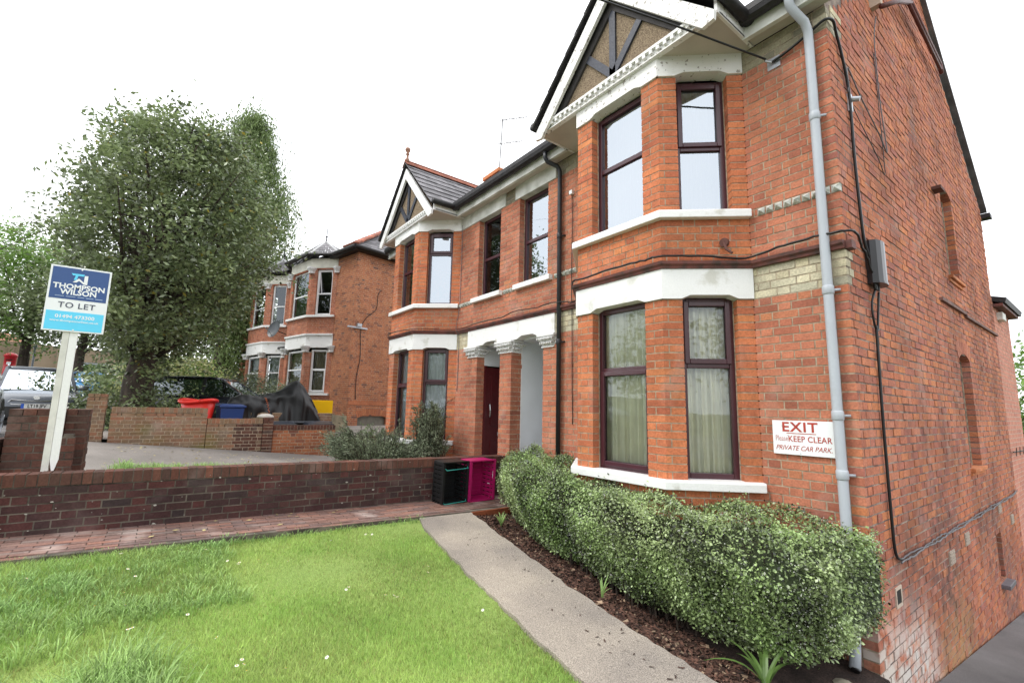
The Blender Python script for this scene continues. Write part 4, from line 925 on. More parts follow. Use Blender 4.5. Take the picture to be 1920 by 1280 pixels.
mb = MB(); mb.ext([(-.058, .172), (-.015, .216), (.025, .180), (.025, .250), (.052, .252), (.052, .158), (.026, .160), (-.012, .192), (-.030, .172)], fl, 0, .0012); mb.build('logo', [SIGNW], B)
text_mesh('THOMPSON', .072, 'lettering', SIGNW, B, (.0090, .0, .122), Uy, Vz, bold=.0022, sx=.98)
text_mesh('WILSON', .072, 'lettering', SIGNW, B, (.0090, .0, .066), Uy, Vz, bold=.0022, sx=.98)
mb = MB()
for a, b in ((-.17, -.105), (-.09, -.02), (-.005, .045), (.058, .115), (.128, .185)): mb.box((.0084, a, .020), (.0092, b, .0265))
mb.build('services_line', [mat('pale_blue_print', (.4, .5, .7), .4)], B)
text_mesh('TO LET', .078, 'lettering', SIGNDK, B, (.0082, .0, -.067), Uy, Vz, bold=.0008, spacing=1.1)
text_mesh('01494 473300', .046, 'lettering', SIGNW, B, (.0090, .0, -.180), Uy, Vz, bold=.001, sx=1.1)
text_mesh('www.thompsonwilson.co.uk', .030, 'lettering', SIGNW, B, (.0090, .0, -.222), Uy, Vz, bold=.0003, sx=1.05)
mb = MB()
for z in (h-.022, -h+.02): mb.tube([(.006, .0, z), (.012, .0, z)], .007, 8)
mb.build('fixing', [SIGNW], B)

# ------------------------------------------------------------------ exit sign on the wall
T = empty('exit_sign', (-.418, -.012, 1.40), 'white board with hand painted red EXIT lettering beside the grey downpipe', 'sign')
mb = MB(); mb.box((-.243, -.014, -.147), (.243, .0, .147)); mb.build('panel', [SIGNW], T, bevel=.002)
X_, y_ = (1, 0, 0), -.0150
text_mesh('EXIT', .115, 'lettering', SIGNRED, T, (-.02, y_, .088), X_, Vz, bold=.0025, sx=1.12, spacing=1.12)
mb = MB(); mb.box((-.125, -.0158, .034), (.11, -.0145, .040)); mb.build('underline', [SIGNRED], T)
text_mesh('Please', .068, 'lettering', SIGNFADE, T, (-.168, y_, -.010), X_, Vz, sx=.62)
text_mesh('KEEP CLEAR', .070, 'lettering', SIGNRED, T, (.055, y_, -.012), X_, Vz, bold=.0008, sx=.86, spacing=1.05)
text_mesh('PRIVATE CAR PARK.', .058, 'lettering', SIGNRED, T, (.0, y_, -.090), X_, Vz, shear=.35, sx=.86)
mb = MB()
for x, z in ((-.115, .018), (.115, .018), (-.02, -.132), (-.16, .10)): mb.tube([(x, -.014, z), (x, -.0175, z)], .004, 6)
mb.build('nail', [STEEL], T)

# ------------------------------------------------------------------ crates by the wall
def crate(name, label, y0, y1, col, trim, seed):
    """open stacking crate stood on its end, mouth towards +X, back to the wall"""
    W_ = y1-y0; Hh = .56; D = .30; T = empty(name, (-4.58, (y0+y1)/2, .295), label, 'crate'); T.rotation_euler = (0, .04, .06)
    mb = MB(); th = .012; a, b = -W_/2, W_/2
    mb.box((-.13, a+.02, .02), (-.118, b-.02, Hh-.02))                     # base of the crate, now its back
    for k in range(7): mb.box((-.117, a+.04, .06+k*.065), (-.109, b-.04, .085+k*.065))
    # end walls made of slatted bars
    def side(y, s):
        for k in range(9):
            z = .03+k*.06; mb.hexa([(-.118, y*.93, z), (-.118, y*.93+s*th, z), (D-.13, y+s*th, z), (D-.13, y, z), (-.118, y*.93, z+.045), (-.118, y*.93+s*th, z+.045), (D-.13, y+s*th, z+.045), (D-.13, y, z+.045)])
        for x in (-.118, -.02, .08, D-.15): mb.box((x, y*.96, .02), (x+.022, y*.96+s*(th+.003), Hh-.02))
    side(a, 1); side(b-th, 1)
    mb.box((-.118, a+.01, .0), (D-.13, b-.01, .012)); mb.box((-.118, a+.01, Hh-.012), (D-.13, b-.01, Hh))
    for k in range(4): mb.box((-.09+k*.06, a+.01, .012), (-.075+k*.06, b-.01, .022)); 
    mb.build('crate_body', [col], T, bevel=.002)
    mb = MB(); x = D-.13
    mb.box((x-.03, a-.012, -.004), (x+.004, a+.006, Hh+.004)); mb.box((x-.03, b-.006, -.004), (x+.004, b+.012, Hh+.004)); mb.box((x-.03, a-.012, -.006), (x+.004, b+.012, .010)); mb.box((x-.03, a-.012, Hh-.010), (x+.004, b+.012, Hh+.006)); mb.build('rim', [col], T, bevel=.002)
    if trim:
        mb = MB()
        for z, xx in ((.012, x+.02), (Hh-.10, x+.03)): mb.tube([(x-.01, a+.02, z+.02), (xx, a+.025, z), (xx, b-.025, z+.012), (x-.01, b-.02, z+.03)], .006, 6)
        mb.build('carry_handle', [trim], T, smooth=True)
    else:
        mb = MB(); mb.box((.02, b-.016, .20), (.09, b-.0145, .225)); mb.box((.135, b-.015, .30), (.150, b-.013, .39)); mb.build('paper_label', [SIGNW], T)
    return T
crate('crate', 'black plastic crate with teal handles standing on end against the garden wall', -1.33, -.93, BLACKP, TEAL, 1)
crate('crate', 'magenta plastic crate standing on end between the black crate and the hedge', -.90, -.47, MAGENTA, None, 2)

# ------------------------------------------------------------------ things fixed to the walls
def cable(name, label, pts, r, m, cat='cable', n=6, group=None, sub=6, jit=.0):
    P = [Vector(p) for p in pts]; out_ = []
    for i in range(len(P)-1):
        p0, p1, p2, p3 = P[max(i-1, 0)], P[i], P[i+1], P[min(i+2, len(P)-1)]
        for k in range(sub):
            t = k/sub; out_.append(.5*((2*p1)+(-p0+p2)*t+(2*p0-5*p1+4*p2-p3)*t*t+(-p0+3*p1-3*p2+p3)*t**3)+Vector((random.uniform(-jit, jit), random.uniform(-jit, jit), random.uniform(-jit, jit))))
    out_.append(P[-1]); mb = MB(); o0 = P[0]; mb.tube([p-o0 for p in out_], r, n); o = mb.build(name, [m], None, smooth=True); o.location = o0; tag(o, label, cat, group); return o
T = empty('junction_box', (.0, .62, 2.78), 'black rounded telecom box on the side wall near the corner', 'junction box')
mb = MB(); pr = [(.0, -.13), (.045, -.14), (.085, -.115), (.105, -.06), (.11, .0), (.105, .06), (.085, .115), (.045, .14), (.0, .13)]
for z0, z1, s in ((.02, .40, 1.), (-.0, .018, 1.04)):
    A = [(x*s, y*s, z0) for x, y in pr]; Bq = [(x*s, y*s, z1) for x, y in pr]; mb.poly(A[::-1]); mb.poly(Bq)
    for i in range(len(pr)-1): mb.poly([A[i], A[i+1], Bq[i+1], Bq[i]])
mb.build('casing', [mat('box_plastic', (.03, .03, .034), .3, .1, 3)], T, bevel=.006)
mb = MB(); mb.tube([(.04, -.05, 0), (.04, -.05, -.05)], .014, 8); mb.tube([(.04, .02, 0), (.04, .02, -.05)], .012, 8); mb.build('gland', [BLKCABLE], T)
sx_ = .022
cable('wall_cable', 'thick black cable from the wire anchor round the corner to the black box', [(-.47, -.03, 5.02), (-.30, -.035, 5.05), (-.12, -.035, 5.11), (.0, -.035, 5.15), (.035, .06, 5.17), (sx_, .16, 5.12), (sx_, .26, 4.95), (sx_, .36, 4.70), (sx_, .38, 4.4), (sx_, .37, 3.9), (sx_, .40, 3.4), (sx_, .44, 3.15), (.04, .52, 2.95), (.04, .56, 2.74)], .013, BLKCABLE)
cable('wall_cable', 'black cable bundle lying on the string course below the upper sills', [(-3.3, -.055, 3.09), (-3.1, -.10, 3.09), (-2.56, -.70, 3.10), (-2.3, -.715, 3.11), (-1.9, -.71, 3.13), (-1.5, -.715, 3.115), (-1.34, -.715, 3.11), (-1.1, -.44, 3.12), (-.80, -.08, 3.10), (-.5, -.075, 3.13), (-.2, -.08, 3.14), (.03, -.07, 3.13), (.07, .06, 3.13), (.045, .25, 3.08), (.045, .38, 3.0), (.04, .50, 2.85), (.04, .55, 2.72)], .011, BLKCABLE, jit=.004)
cable('wall_cable', 'second thin black cable along the string course over the porch', [(-9.5, -.07, 3.09), (-8.9, -.07, 3.09), (-8.2, -.71, 3.10), (-7.0, -.71, 3.09), (-6.42, -.07, 3.09), (-5.5, -.075, 3.11), (-4.9, -.075, 3.10), (-4.5, -.075, 3.15), (-4.0, -.075, 3.12), (-3.6, -.10, 3.13), (-3.3, -.06, 3.10)], .008, BLKCABLE, jit=.004)
cable('wall_cable', 'black cable loop dropping below the black box on the side wall', [(.04, .56, 2.74), (sx_, .50, 2.62), (sx_, .48, 2.5), (sx_, .52, 2.40), (sx_, .58, 2.36), (sx_, .60, 2.42), (.04, .64, 2.72)], .010, BLKCABLE)
cable('wall_cable', 'straight black cable running down the side wall to the bend near the vent', [(sx_, .55, 2.40), (sx_, .53, 2.1), (sx_, .50, 1.6), (sx_, .49, 1.1), (sx_, .49, .7), (sx_, .50, .52), (sx_, .55, .44), (sx_, .64, .41)], .012, BLKCABLE)
for j, d in enumerate((0, .022)):
    cable('wall_cable', ('grey cable of the twisted pair running back along the side wall, upper one', 'grey cable of the twisted pair running back along the side wall, lower one')[j], [(sx_+.004*j, .62, .41-d)]+[(sx_+.004*j, .62+.33*k, .41-d+.008*math.sin(k*2.1+j*3)) for k in range(1, 19)]+[(sx_, 7.1, .43)], .008, GREYCABLE if j else mat('dark_grey_cable', (.10, .09, .10), .5), jit=.006, group='twisted cables on the side wall')
cable('wall_cable', 'thin grey wire slanting from the top of the side wall to the corner cable', [(.03, 1.5, 6.05), (sx_, 1.38, 5.7), (sx_, 1.36, 5.0), (sx_, 1.44, 4.46), (sx_, 1.40, 4.40), (sx_, 1.2, 4.52), (sx_, .7, 4.72), (sx_, .45, 4.86), (sx_, .38, 4.84), (sx_, .36, 4.6)], .006, GREYCABLE)
cable('wall_cable', 'hairline wire forming a V on the side wall', [(sx_, 1.30, 5.5), (sx_, 1.30, 4.9), (sx_, 1.30, 4.3), (sx_, 1.27, 4.08), (sx_, 1.1, 4.2), (sx_, .6, 4.42), (sx_, .44, 4.5)], .004, BLKCABLE)
T = empty('anchor_plate', (-.46, -.004, 5.02), 'small galvanised plate holding the telephone wire above the right bay', 'bracket')
mb = MB(); mb.box((-.06, -.008, -.06), (.06, .0, .06)); mb.build('plate', [STEEL], T, bevel=.002)
mb = MB(); mb.tube([(0, -.008, 0), (-.01, -.03, .0), (-.03, -.05, .01), (-.05, -.07, .02)], .012, 8); mb.build('hook', [STEEL], T)
A_ = Vector((-.50, -.08, 5.05)); Bv = (Vector((-1.272, -1.5, 5.431))-Vector((-.45, -.05, 5.0)))
cable('telephone_wire', 'black overhead wire crossing the right gable from the anchor plate', [A_, A_+Bv*.08, A_+Bv*.5, A_+Bv*2, A_+Bv*8+Vector((0, 0, .3))], .010, BLKCABLE)
T = empty('security_light', (.0, .40, 4.52), 'small white fitting beside the corner cable high on the side wall', 'light fitting')
mb = MB(); mb.box((0, -.03, -.10), (.03, .03, .08)); mb.tube([(.03, .0, .02), (.09, .02, .0)], .025, 8); mb.build('body', [STEEL], T, bevel=.004)
o = MB(); o.box((-.03, -.05, -.03), (.03, 0, .03)); o = o.build('alarm_box', [WFRAME], None, bevel=.005); o.location = (-3.27, -.0, 4.72); tag(o, 'small white box on the wall right of the black downpipe', 'box')
cable('wall_cable', 'thin black cable hanging down the wall between black downpipe and right bay', [(-3.27, -.02, 4.70), (-3.26, -.02, 4.3), (-3.27, -.02, 3.6), (-3.27, -.02, 3.12), (-3.26, -.02, 2.9), (-3.26, -.015, 2.0), (-3.25, -.015, 1.4)], .006, BLKCABLE)
cable('wall_cable', 'thin dark cable down the wall beside the left bay', [(-6.38, -.015, 5.2), (-6.37, -.015, 4.5), (-6.38, -.015, 3.6), (-6.37, -.08, 3.1), (-6.36, -.015, 2.9), (-6.36, -.015, 1.9)], .006, GREYCABLE)
o = MB(); o.tube([(0, 0, 0), (0, -.03, 0)], .045, 12); o.tube([(.0, -.03, -.0), (.03, -.04, -.08), (.08, -.03, -.13)], .014, 8); o = o.build('wall_ring', [mat('rusty_iron', (.12, .05, .04), .8)], None); o.location = (-.93, -.20, 3.26); tag(o, 'rusty round wall fitting under the right upper bay sill', 'wall fitting')
# aerial behind the roof
T = empty('tv_aerial', (-8.8, 2.5, 8.0), 'thin television aerial on the small chimney behind the roof', 'aerial')
mb = MB(); mb.tube([(0, 0, 0), (.12, 0, 1.75)], .018, 6); mb.build('mast', [mat('weathered_alloy', (.18, .18, .18), .5)], T)
mb = MB()
for z, l in ((1.68, .9), (.98, .8)):
    mb.tube([(.11*z/1.7, -.1, z), (.11*z/1.7+l*.6, l*.5, z+.06)], .012, 5)
    for k in range(9): t = k/8; x, y = .11*z/1.7+l*.6*t, -.1+(l*.5+.1)*t; mb.tube([(x+.05, y-.07, z+.06*t), (x-.05, y+.07, z+.06*t)], .007, 4)
mb.build('array', [mat('weathered_alloy', (.18, .18, .18), .5)], T)
# far upper left wires
cable('overhead_wire', 'faint overhead wire crossing the white sky, upper one', [(-22, -22, 17), (-26, -12, 14.5), (-28, -7, 13.0), (-31, -3, 12.0)], .006, GREYCABLE, group='overhead wires at the left')
cable('overhead_wire', 'faint overhead wire crossing the white sky, lower one', [(-22, -22, 13), (-26, -14, 11.3), (-29, -10, 10.0), (-31, -8, 9.2)], .006, GREYCABLE, group='overhead wires at the left')

# ------------------------------------------------------------------ neighbour house, turned a little towards the road
TH = math.radians(12.6); NE1 = Vector((-math.cos(TH), -math.sin(TH))); NE2 = Vector((-math.sin(TH), math.cos(TH))); N0 = Vector((-15.87, .995))
N = empty('neighbour_house', (N0.x, N0.y, .8), 'red brick villa with two hexagonal-roofed bays and white window frames, beyond the driveway', 'house'); NP = N.location
def nb(mb, name, mats, par=None, **k):
    mb.v = [(x-NP.x, y-NP.y, z-NP.z) for x, y, z in mb.v]; return mb.build(name, mats, par or N, **k)
def NS(s, off): q = N0+NE1*s-NE2*off; return (q.x, q.y)          # s along the front to the left, off = forward
# brick front and side (u must have its outside on the right: front runs from left to right)
NB = Bricks(.002); NL = 10.8
FN = frame(NS(NL, 0), (-NE1.x, -NE1.y), (-NE2.x, -NE2.y)); fu = lambda s: NL-s
nbays = [(1.45, 2.40, 4.20, 5.15), (5.60, 6.55, 8.35, 9.30)]
NB.wall(FN, NL, .6, 7.5, [(fu(b[3]), fu(b[0]), 0, 9) for b in nbays], mi=0, seed=600, endq=0)
NSd = frame(NS(0, 0), (NE2.x, NE2.y), (-NE1.x, -NE1.y))
NB.wall(NSd, 7.2, .4, 7.5, [(.42, 1.66, .3, 1.22)], mi=0, seed=610, startq=1)
for bi, b in enumerate(nbays):
    pts = [NS(b[3], 0), NS(b[2], .6), NS(b[1], .6), NS(b[0], 0)]
    for i in range(3):
        p, q = Vector(pts[i]), Vector(pts[i+1]); d = (q-p); Ls = d.length; d.normalize(); fr = frame(p, d, (d.y, -d.x)); t = math.tan(math.radians(16.2))
        hw = (.24, Ls-.20) if i != 1 else (.20, Ls-.20)
        NB.wall(fr, Ls, .6, 7.35, [(hw[0], hw[1], 2.03, 3.62), (hw[0], hw[1], 5.10, 6.98), (-1, 9, 3.63, 4.30)], mi=1, ml=t if i else 0, mr=t if i < 2 else 0, seed=620+bi*5+i)
        if i == 1 and b: pass
        for z0, z1, zt, kind in ((2.03, 3.72, 2.95, 'lo'), (5.10, 6.98, 5.98, 'up')):
            cur = ('net', BLIND if (kind == 'lo' and bi == 0) else NET, .2, hw[0], hw[1], z0) if kind == 'lo' else None
            window(N, fr, hw[0], hw[1], z0, z1, zt, 'none' if i == 1 or bi else ('upper' if kind == 'up' else 'lower'), .08, fm=WFRAME, fw=.075, curtain=cur, open_=(-.25 if (kind == 'up' and bi == 0 and i == 2) else 0), base=NP)
    mb = MB(); mb.sweep(pts, [(.02, 3.80), (.02, 4.28), (-.15, 4.28), (-.15, 3.80)]); nb(mb, 'lintel', [WHITE])
    mb = MB(); mb.sweep(pts, [(.0, 4.285), (.07, 4.285), (.07, 4.35), (.0, 4.36)]); nb(mb, 'cornice', [WHITE])
    mb = MB(); mb.sweep(pts, [(.02, 7.02), (.02, 7.42), (-.15, 7.42), (-.15, 7.02)]); nb(mb, 'upper_lintel', [mat('cream_paint', (.66, .64, .55), .6, .1, 4)])
    for z in (2.03, 5.10): mb = MB(); mb.sweep(pts, [(.09, z-.09), (.09, z-.005), (-.1, z-.005), (-.1, z-.09)]); nb(mb, 'bay_sill', [WHITE])
    for pi_, pt in enumerate(pts):       # capitals over each brick pier
        for z in (3.62, 6.80):
            mb = MB(); mb.lathe((pt[0], pt[1], z), [(.14, 0), (.13, .03), (.14, .08), (.19, .17), (.20, .19), (.20, .24)], 8)
            nb(mb, 'capital', [STONE_W])
    # polygonal roof
    c_ = Vector(NS((b[1]+b[2])/2, -.35)); ap = (c_.x, c_.y, 8.62); ring = []
    for s, o_ in ((b[3]+.25, -.6), (b[3]+.22, .05), (b[2]+.1, .85), (b[1]-.1, .85), (b[0]-.22, .05), (b[0]-.25, -.6)): q = NS(s, o_); ring.append((q[0], q[1], 7.52))
    for i in range(5):
        J = MB(); a, b2, A = Vector(ring[i]), Vector(ring[i+1]), Vector(ap)
        for r_ in range(6):
            t0, t1 = r_/6, (r_+1)/6
            p0, p1 = a.lerp(A, t0), b2.lerp(A, t0); q0, q1 = a.lerp(A, min(1, t1+.04)), b2.lerp(A, min(1, t1+.04)); up = Vector((0, 0, .02)); n_ = max(1, int((p1-p0).length/.25))
            for k in range(n_):
                s0, s1 = k/n_+.006, (k+1)/n_-.006; J.poly([p0.lerp(p1, s0)+up, p0.lerp(p1, s1)+up, q0.lerp(q1, s1)+up*.2, q0.lerp(q1, s0)+up*.2], 0, random.random())
        nb(J, 'slate_courses', [SLATE], kind='stuff')
        mb = MB(); mb.bar(Vector(ring[i]), A, .11, .05); nb(mb, 'hip_lead', [mat('pale_lead', (.42, .42, .42), .6, .1, 6)])
        mb = MB(); mb.tube([ring[i], ring[i+1]], .07, 8); nb(mb, 'gutter', [GUTTER])
    mb = MB(); mb.tube([ap, (ap[0], ap[1], 9.35)], [.03, .008], 6); mb.lathe((ap[0], ap[1], 8.8), [(.02, 0), (.06, .04), (.02, .08)], 8)
    for k in range(3): mb.tube([(ap[0]-.09, ap[1], 8.98+k*.08), (ap[0]+.09, ap[1], 8.98+k*.08)], .008, 5)
    nb(mb, 'finial', [INK])
am = arch(NB, NSd, .40, 1.68, 1.13, 0, n=16, rise=.12, h=.22); nb(am, 'arch_brickwork', [M_NRED])
mb = MB(); mb.fbox(NSd, (.42, -.14, .3), (1.66, -.10, 1.3)); nb(mb, 'cellar_window', [mat('dusty_pane', (.16, .15, .12), .3, .2, 4)])
mb = MB(); mb.fbox(NSd, (0.0, .003, 1.60), (7.2, .02, 1.74)); nb(mb, 'plinth_band', [M_NRED])
mb = MB(); mb.fbox(NSd, (-.25, .01, 4.44), (.55, .07, 4.50)); mb.fbox(NSd, (.1, .03, 4.50), (.28, .12, 4.62)); nb(mb, 'cable_shelf', [STEEL])
NB.finish(N, [M_NRED, M_RED], [MORTAR], limit=300, minpx=9)
mb = MB(); nf = lambda s, o_, z: (*NS(s, o_), z)
mb.hexa([nf(NL, -.15, .5), nf(0.15, -.15, .5), nf(0.15, -7.2, .5), nf(NL, -7.2, .5), nf(NL, -.15, .6), nf(.15, -.15, .6), nf(.15, -7.2, .6), nf(NL, -7.2, .6)])
mb.hexa([nf(NL, -1.6, .5), nf(0.15, -1.6, .5), nf(0.15, -1.7, .5), nf(NL, -1.7, .5), nf(NL, -1.6, 7.4), nf(.15, -1.6, 7.4), nf(.15, -1.7, 7.4), nf(NL, -1.7, 7.4)])
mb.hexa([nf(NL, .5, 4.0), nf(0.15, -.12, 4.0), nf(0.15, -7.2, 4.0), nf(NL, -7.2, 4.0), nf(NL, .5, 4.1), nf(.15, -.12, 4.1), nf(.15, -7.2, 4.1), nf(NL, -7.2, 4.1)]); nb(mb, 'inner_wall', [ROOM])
# hipped main roof in slates
def slope(A, B, C_, D, rows, nm='slate_courses', w=.3):
    J = MB(); A, B, C_, D = map(Vector, (A, B, C_, D))
    for r_ in range(rows):
        t0, t1 = r_/rows, min(1, (r_+1.15)/rows); p0, p1, q0, q1 = A.lerp(D, t0), B.lerp(C_, t0), A.lerp(D, t1), B.lerp(C_, t1); n_ = max(1, int((p1-p0).length/w)); up = Vector((0, 0, .025))
        for k in range(n_):
            sh_ = (.5/n_ if r_ % 2 else 0); s0, s1 = min(1, k/n_+sh_), min(1, (k+1)/n_+sh_-.01/max(.5, (p1-p0).length)); J.poly([p0.lerp(p1, s0)+up, p0.lerp(p1, s1)+up, q0.lerp(q1, s1), q0.lerp(q1, s0)], 0, random.random())
    return J
ez = 7.50; rzn = 10.2; E4 = [nf(-.35, .35, ez), nf(NL+.3, .35, ez), nf(NL+.3, -7.5, ez), nf(-.35, -7.5, ez)]; R2 = [nf(3.1, -3.6, rzn), nf(7.7, -3.6, rzn)]
dwn = lambda p: (p[0], p[1], p[2]-.03)
mb = MB()
for q in ((E4[0], E4[1], R2[1], R2[0]), (E4[3], E4[0], R2[0]), (E4[1], E4[2], R2[1]), (E4[2], E4[3], R2[0], R2[1])): mb.poly([dwn(p) for p in q])
nb(mb, 'roof_board', [SLATE])
for q in ((E4[0], E4[1], R2[1], R2[0]), (E4[3], E4[0], R2[0], R2[0]), (E4[1], E4[2], R2[1], R2[1]), (E4[2], E4[3], R2[0], R2[1])): nb(slope(*q, 16), 'slate_courses', [SLATE], kind='stuff')
A, B2 = Vector(E4[0]), Vector(R2[0])
for k in range(14):
    mb = MB(); mb.bar(A.lerp(B2, k/14)+Vector((0, 0, .06)), A.lerp(B2, (k+.94)/14)+Vector((0, 0, .085)), .24, .07, tone=random.random()); nb(mb, 'hip_tile', [RIDGE])
mb = MB(); mb.bar(Vector(R2[0])+Vector((0, 0, .06)), Vector(R2[1])+Vector((0, 0, .06)), .22, .08); nb(mb, 'ridge', [RIDGE])
mb = MB(); e_ = Vector((0, 0, -.03)); mb.tube([Vector(E4[3])+e_, Vector(E4[0])+e_], .075, 8); mb.tube([Vector(E4[0])+e_, Vector(nf(1.3, .35, ez))+e_], .075, 8); nb(mb, 'gutter', [GUTTER])
mb = MB(); mb.hexa([nf(NL, .0, ez-.12), nf(-.25, .25, ez-.12), nf(-.25, -7.4, ez-.12), nf(NL, -7.4, ez-.12), nf(NL, .3, ez-.06), nf(-.3, .3, ez-.06), nf(-.3, -7.4, ez-.06), nf(NL, -7.4, ez-.06)]); nb(mb, 'soffit', [GUTTER])
cable('wall_cable', 'thin dark cable wandering down the side wall of the neighbour house', [(*FSn, z) for FSn, z in (((NSd(1.1, .02, 0)[0], NSd(1.1, .02, 0)[1]), 6.1), ((NSd(.95, .02, 0)[0], NSd(.95, .02, 0)[1]), 5.9), ((NSd(.9, .02, 0)[0], NSd(.9, .02, 0)[1]), 5.3), ((NSd(.5, .02, 0)[0], NSd(.5, .02, 0)[1]), 4.9), ((NSd(.3, .02, 0)[0], NSd(.3, .02, 0)[1]), 4.4), ((NSd(.35, .02, 0)[0], NSd(.35, .02, 0)[1]), 3.4), ((NSd(.25, .02, 0)[0], NSd(.25, .02, 0)[1]), 2.6), ((NSd(.27, .02, 0)[0], NSd(.27, .02, 0)[1]), 1.8))], .012, BLKCABLE)
# satellite dish on the neighbour front
q = NS(5.32, .62); T = empty('satellite_dish', (q[0], q[1], 4.78), 'dark grey oval satellite dish on the neighbour house front', 'satellite dish')
mb = MB(); R_, n_ = .36, 24; dn = Vector((.45, -.85, .25)).normalized(); du = dn.cross(Vector((0, 0, 1))).normalized(); dv = du.cross(dn)
rings = []
for j in range(6):
    rr = R_*j/5; rings.append([du*rr*math.cos(2*math.pi*k/n_)+dv*rr*1.08*math.sin(2*math.pi*k/n_)+dn*(.09*(rr/R_)**2) for k in range(n_)])
for j in range(5):
    for k in range(n_): mb.poly([rings[j][k], rings[j][(k+1) % n_], rings[j+1][(k+1) % n_], rings[j+1][k]])
mb.build('dish', [mat('dish_grey', (.06, .07, .08), .4, .2, 6)], T, smooth=True)
mb = MB(); mb.tube([dv*-.34, dn*.38+dv*-.12], .012, 6); mb.tube([dn*.38+dv*-.14, dn*.46+dv*-.08], .03, 8); mb.build('feed_arm', [mat('arm_grey', (.3, .3, .3), .5)], T)
mb = MB(); mb.tube([(0, 0, 0), dn*-.25, dn*-.3+Vector((0, .3, -.1))], .02, 6); mb.build('bracket', [INK], T)

# ------------------------------------------------------------------ rear pink building
T = empty('rear_building', (0, 7.3, -1.4), 'paler pink brick building with dark eaves behind the house, at the right', 'building')
B_ = Bricks(.001); B_.wall(frame((.0, 7.17), (0, 1), (1, 0)), 1.72, -1.5, 3.68, mi=0, seed=700); B_.finish(T, [M_PINK], [MORTAR_P], limit=300, minpx=4)
mb = MB(); mb.box((-4, .1, .0), (-.12, 1.55, 5.05)); mb.build('wall', [M_PINK], T)
mb = MB(); mb.box((-.02, -.1, 4.98), (.13, 1.72, 5.03)); mb.build('fascia', [BRWN], T)
mb = MB(); mb.hexa([(-3, -.1, 6.0), (.16, -.1, 5.03), (.16, 1.8, 5.03), (-3, 1.8, 6.0), (-3, -.1, 6.08), (.18, -.1, 5.12), (.18, 1.8, 5.12), (-3, 1.8, 6.08)]); mb.build('roof', [GUTTER], T)
mb = MB(); mb.box((-.02, .2, 4.78), (.08, .55, 4.92)); mb.build('overflow_box', [WHITESTN], T, bevel=.01)
T = empty('wall_spikes', (.0, 7.2, 1.05), 'thin black spiked rail fixed to the pink rear building', 'spiked rail')
mb = MB(); mb.tube([(.03, -.05, 0), (.05, 1.6, -.02)], .010, 6)
for k in range(4): y = .15+k*.4; mb.tube([(.04, y, -.07), (.05, y, .07)], .005, 4)
mb.build('rail', [INK], T)
o = MB(); o.tube([(0, 0, 0), (.12, 0, .0), (.15, 0, -.03)], .02, 6); o.lathe((.16, 0, -.09), [(.07, 0), (.075, .04), (.03, .10)], 10); o = o.build('wall_lamp', [INK]); o.location = (.02, 7.0, -.62); tag(o, 'small dark lamp low at the far end of the side wall', 'lamp')

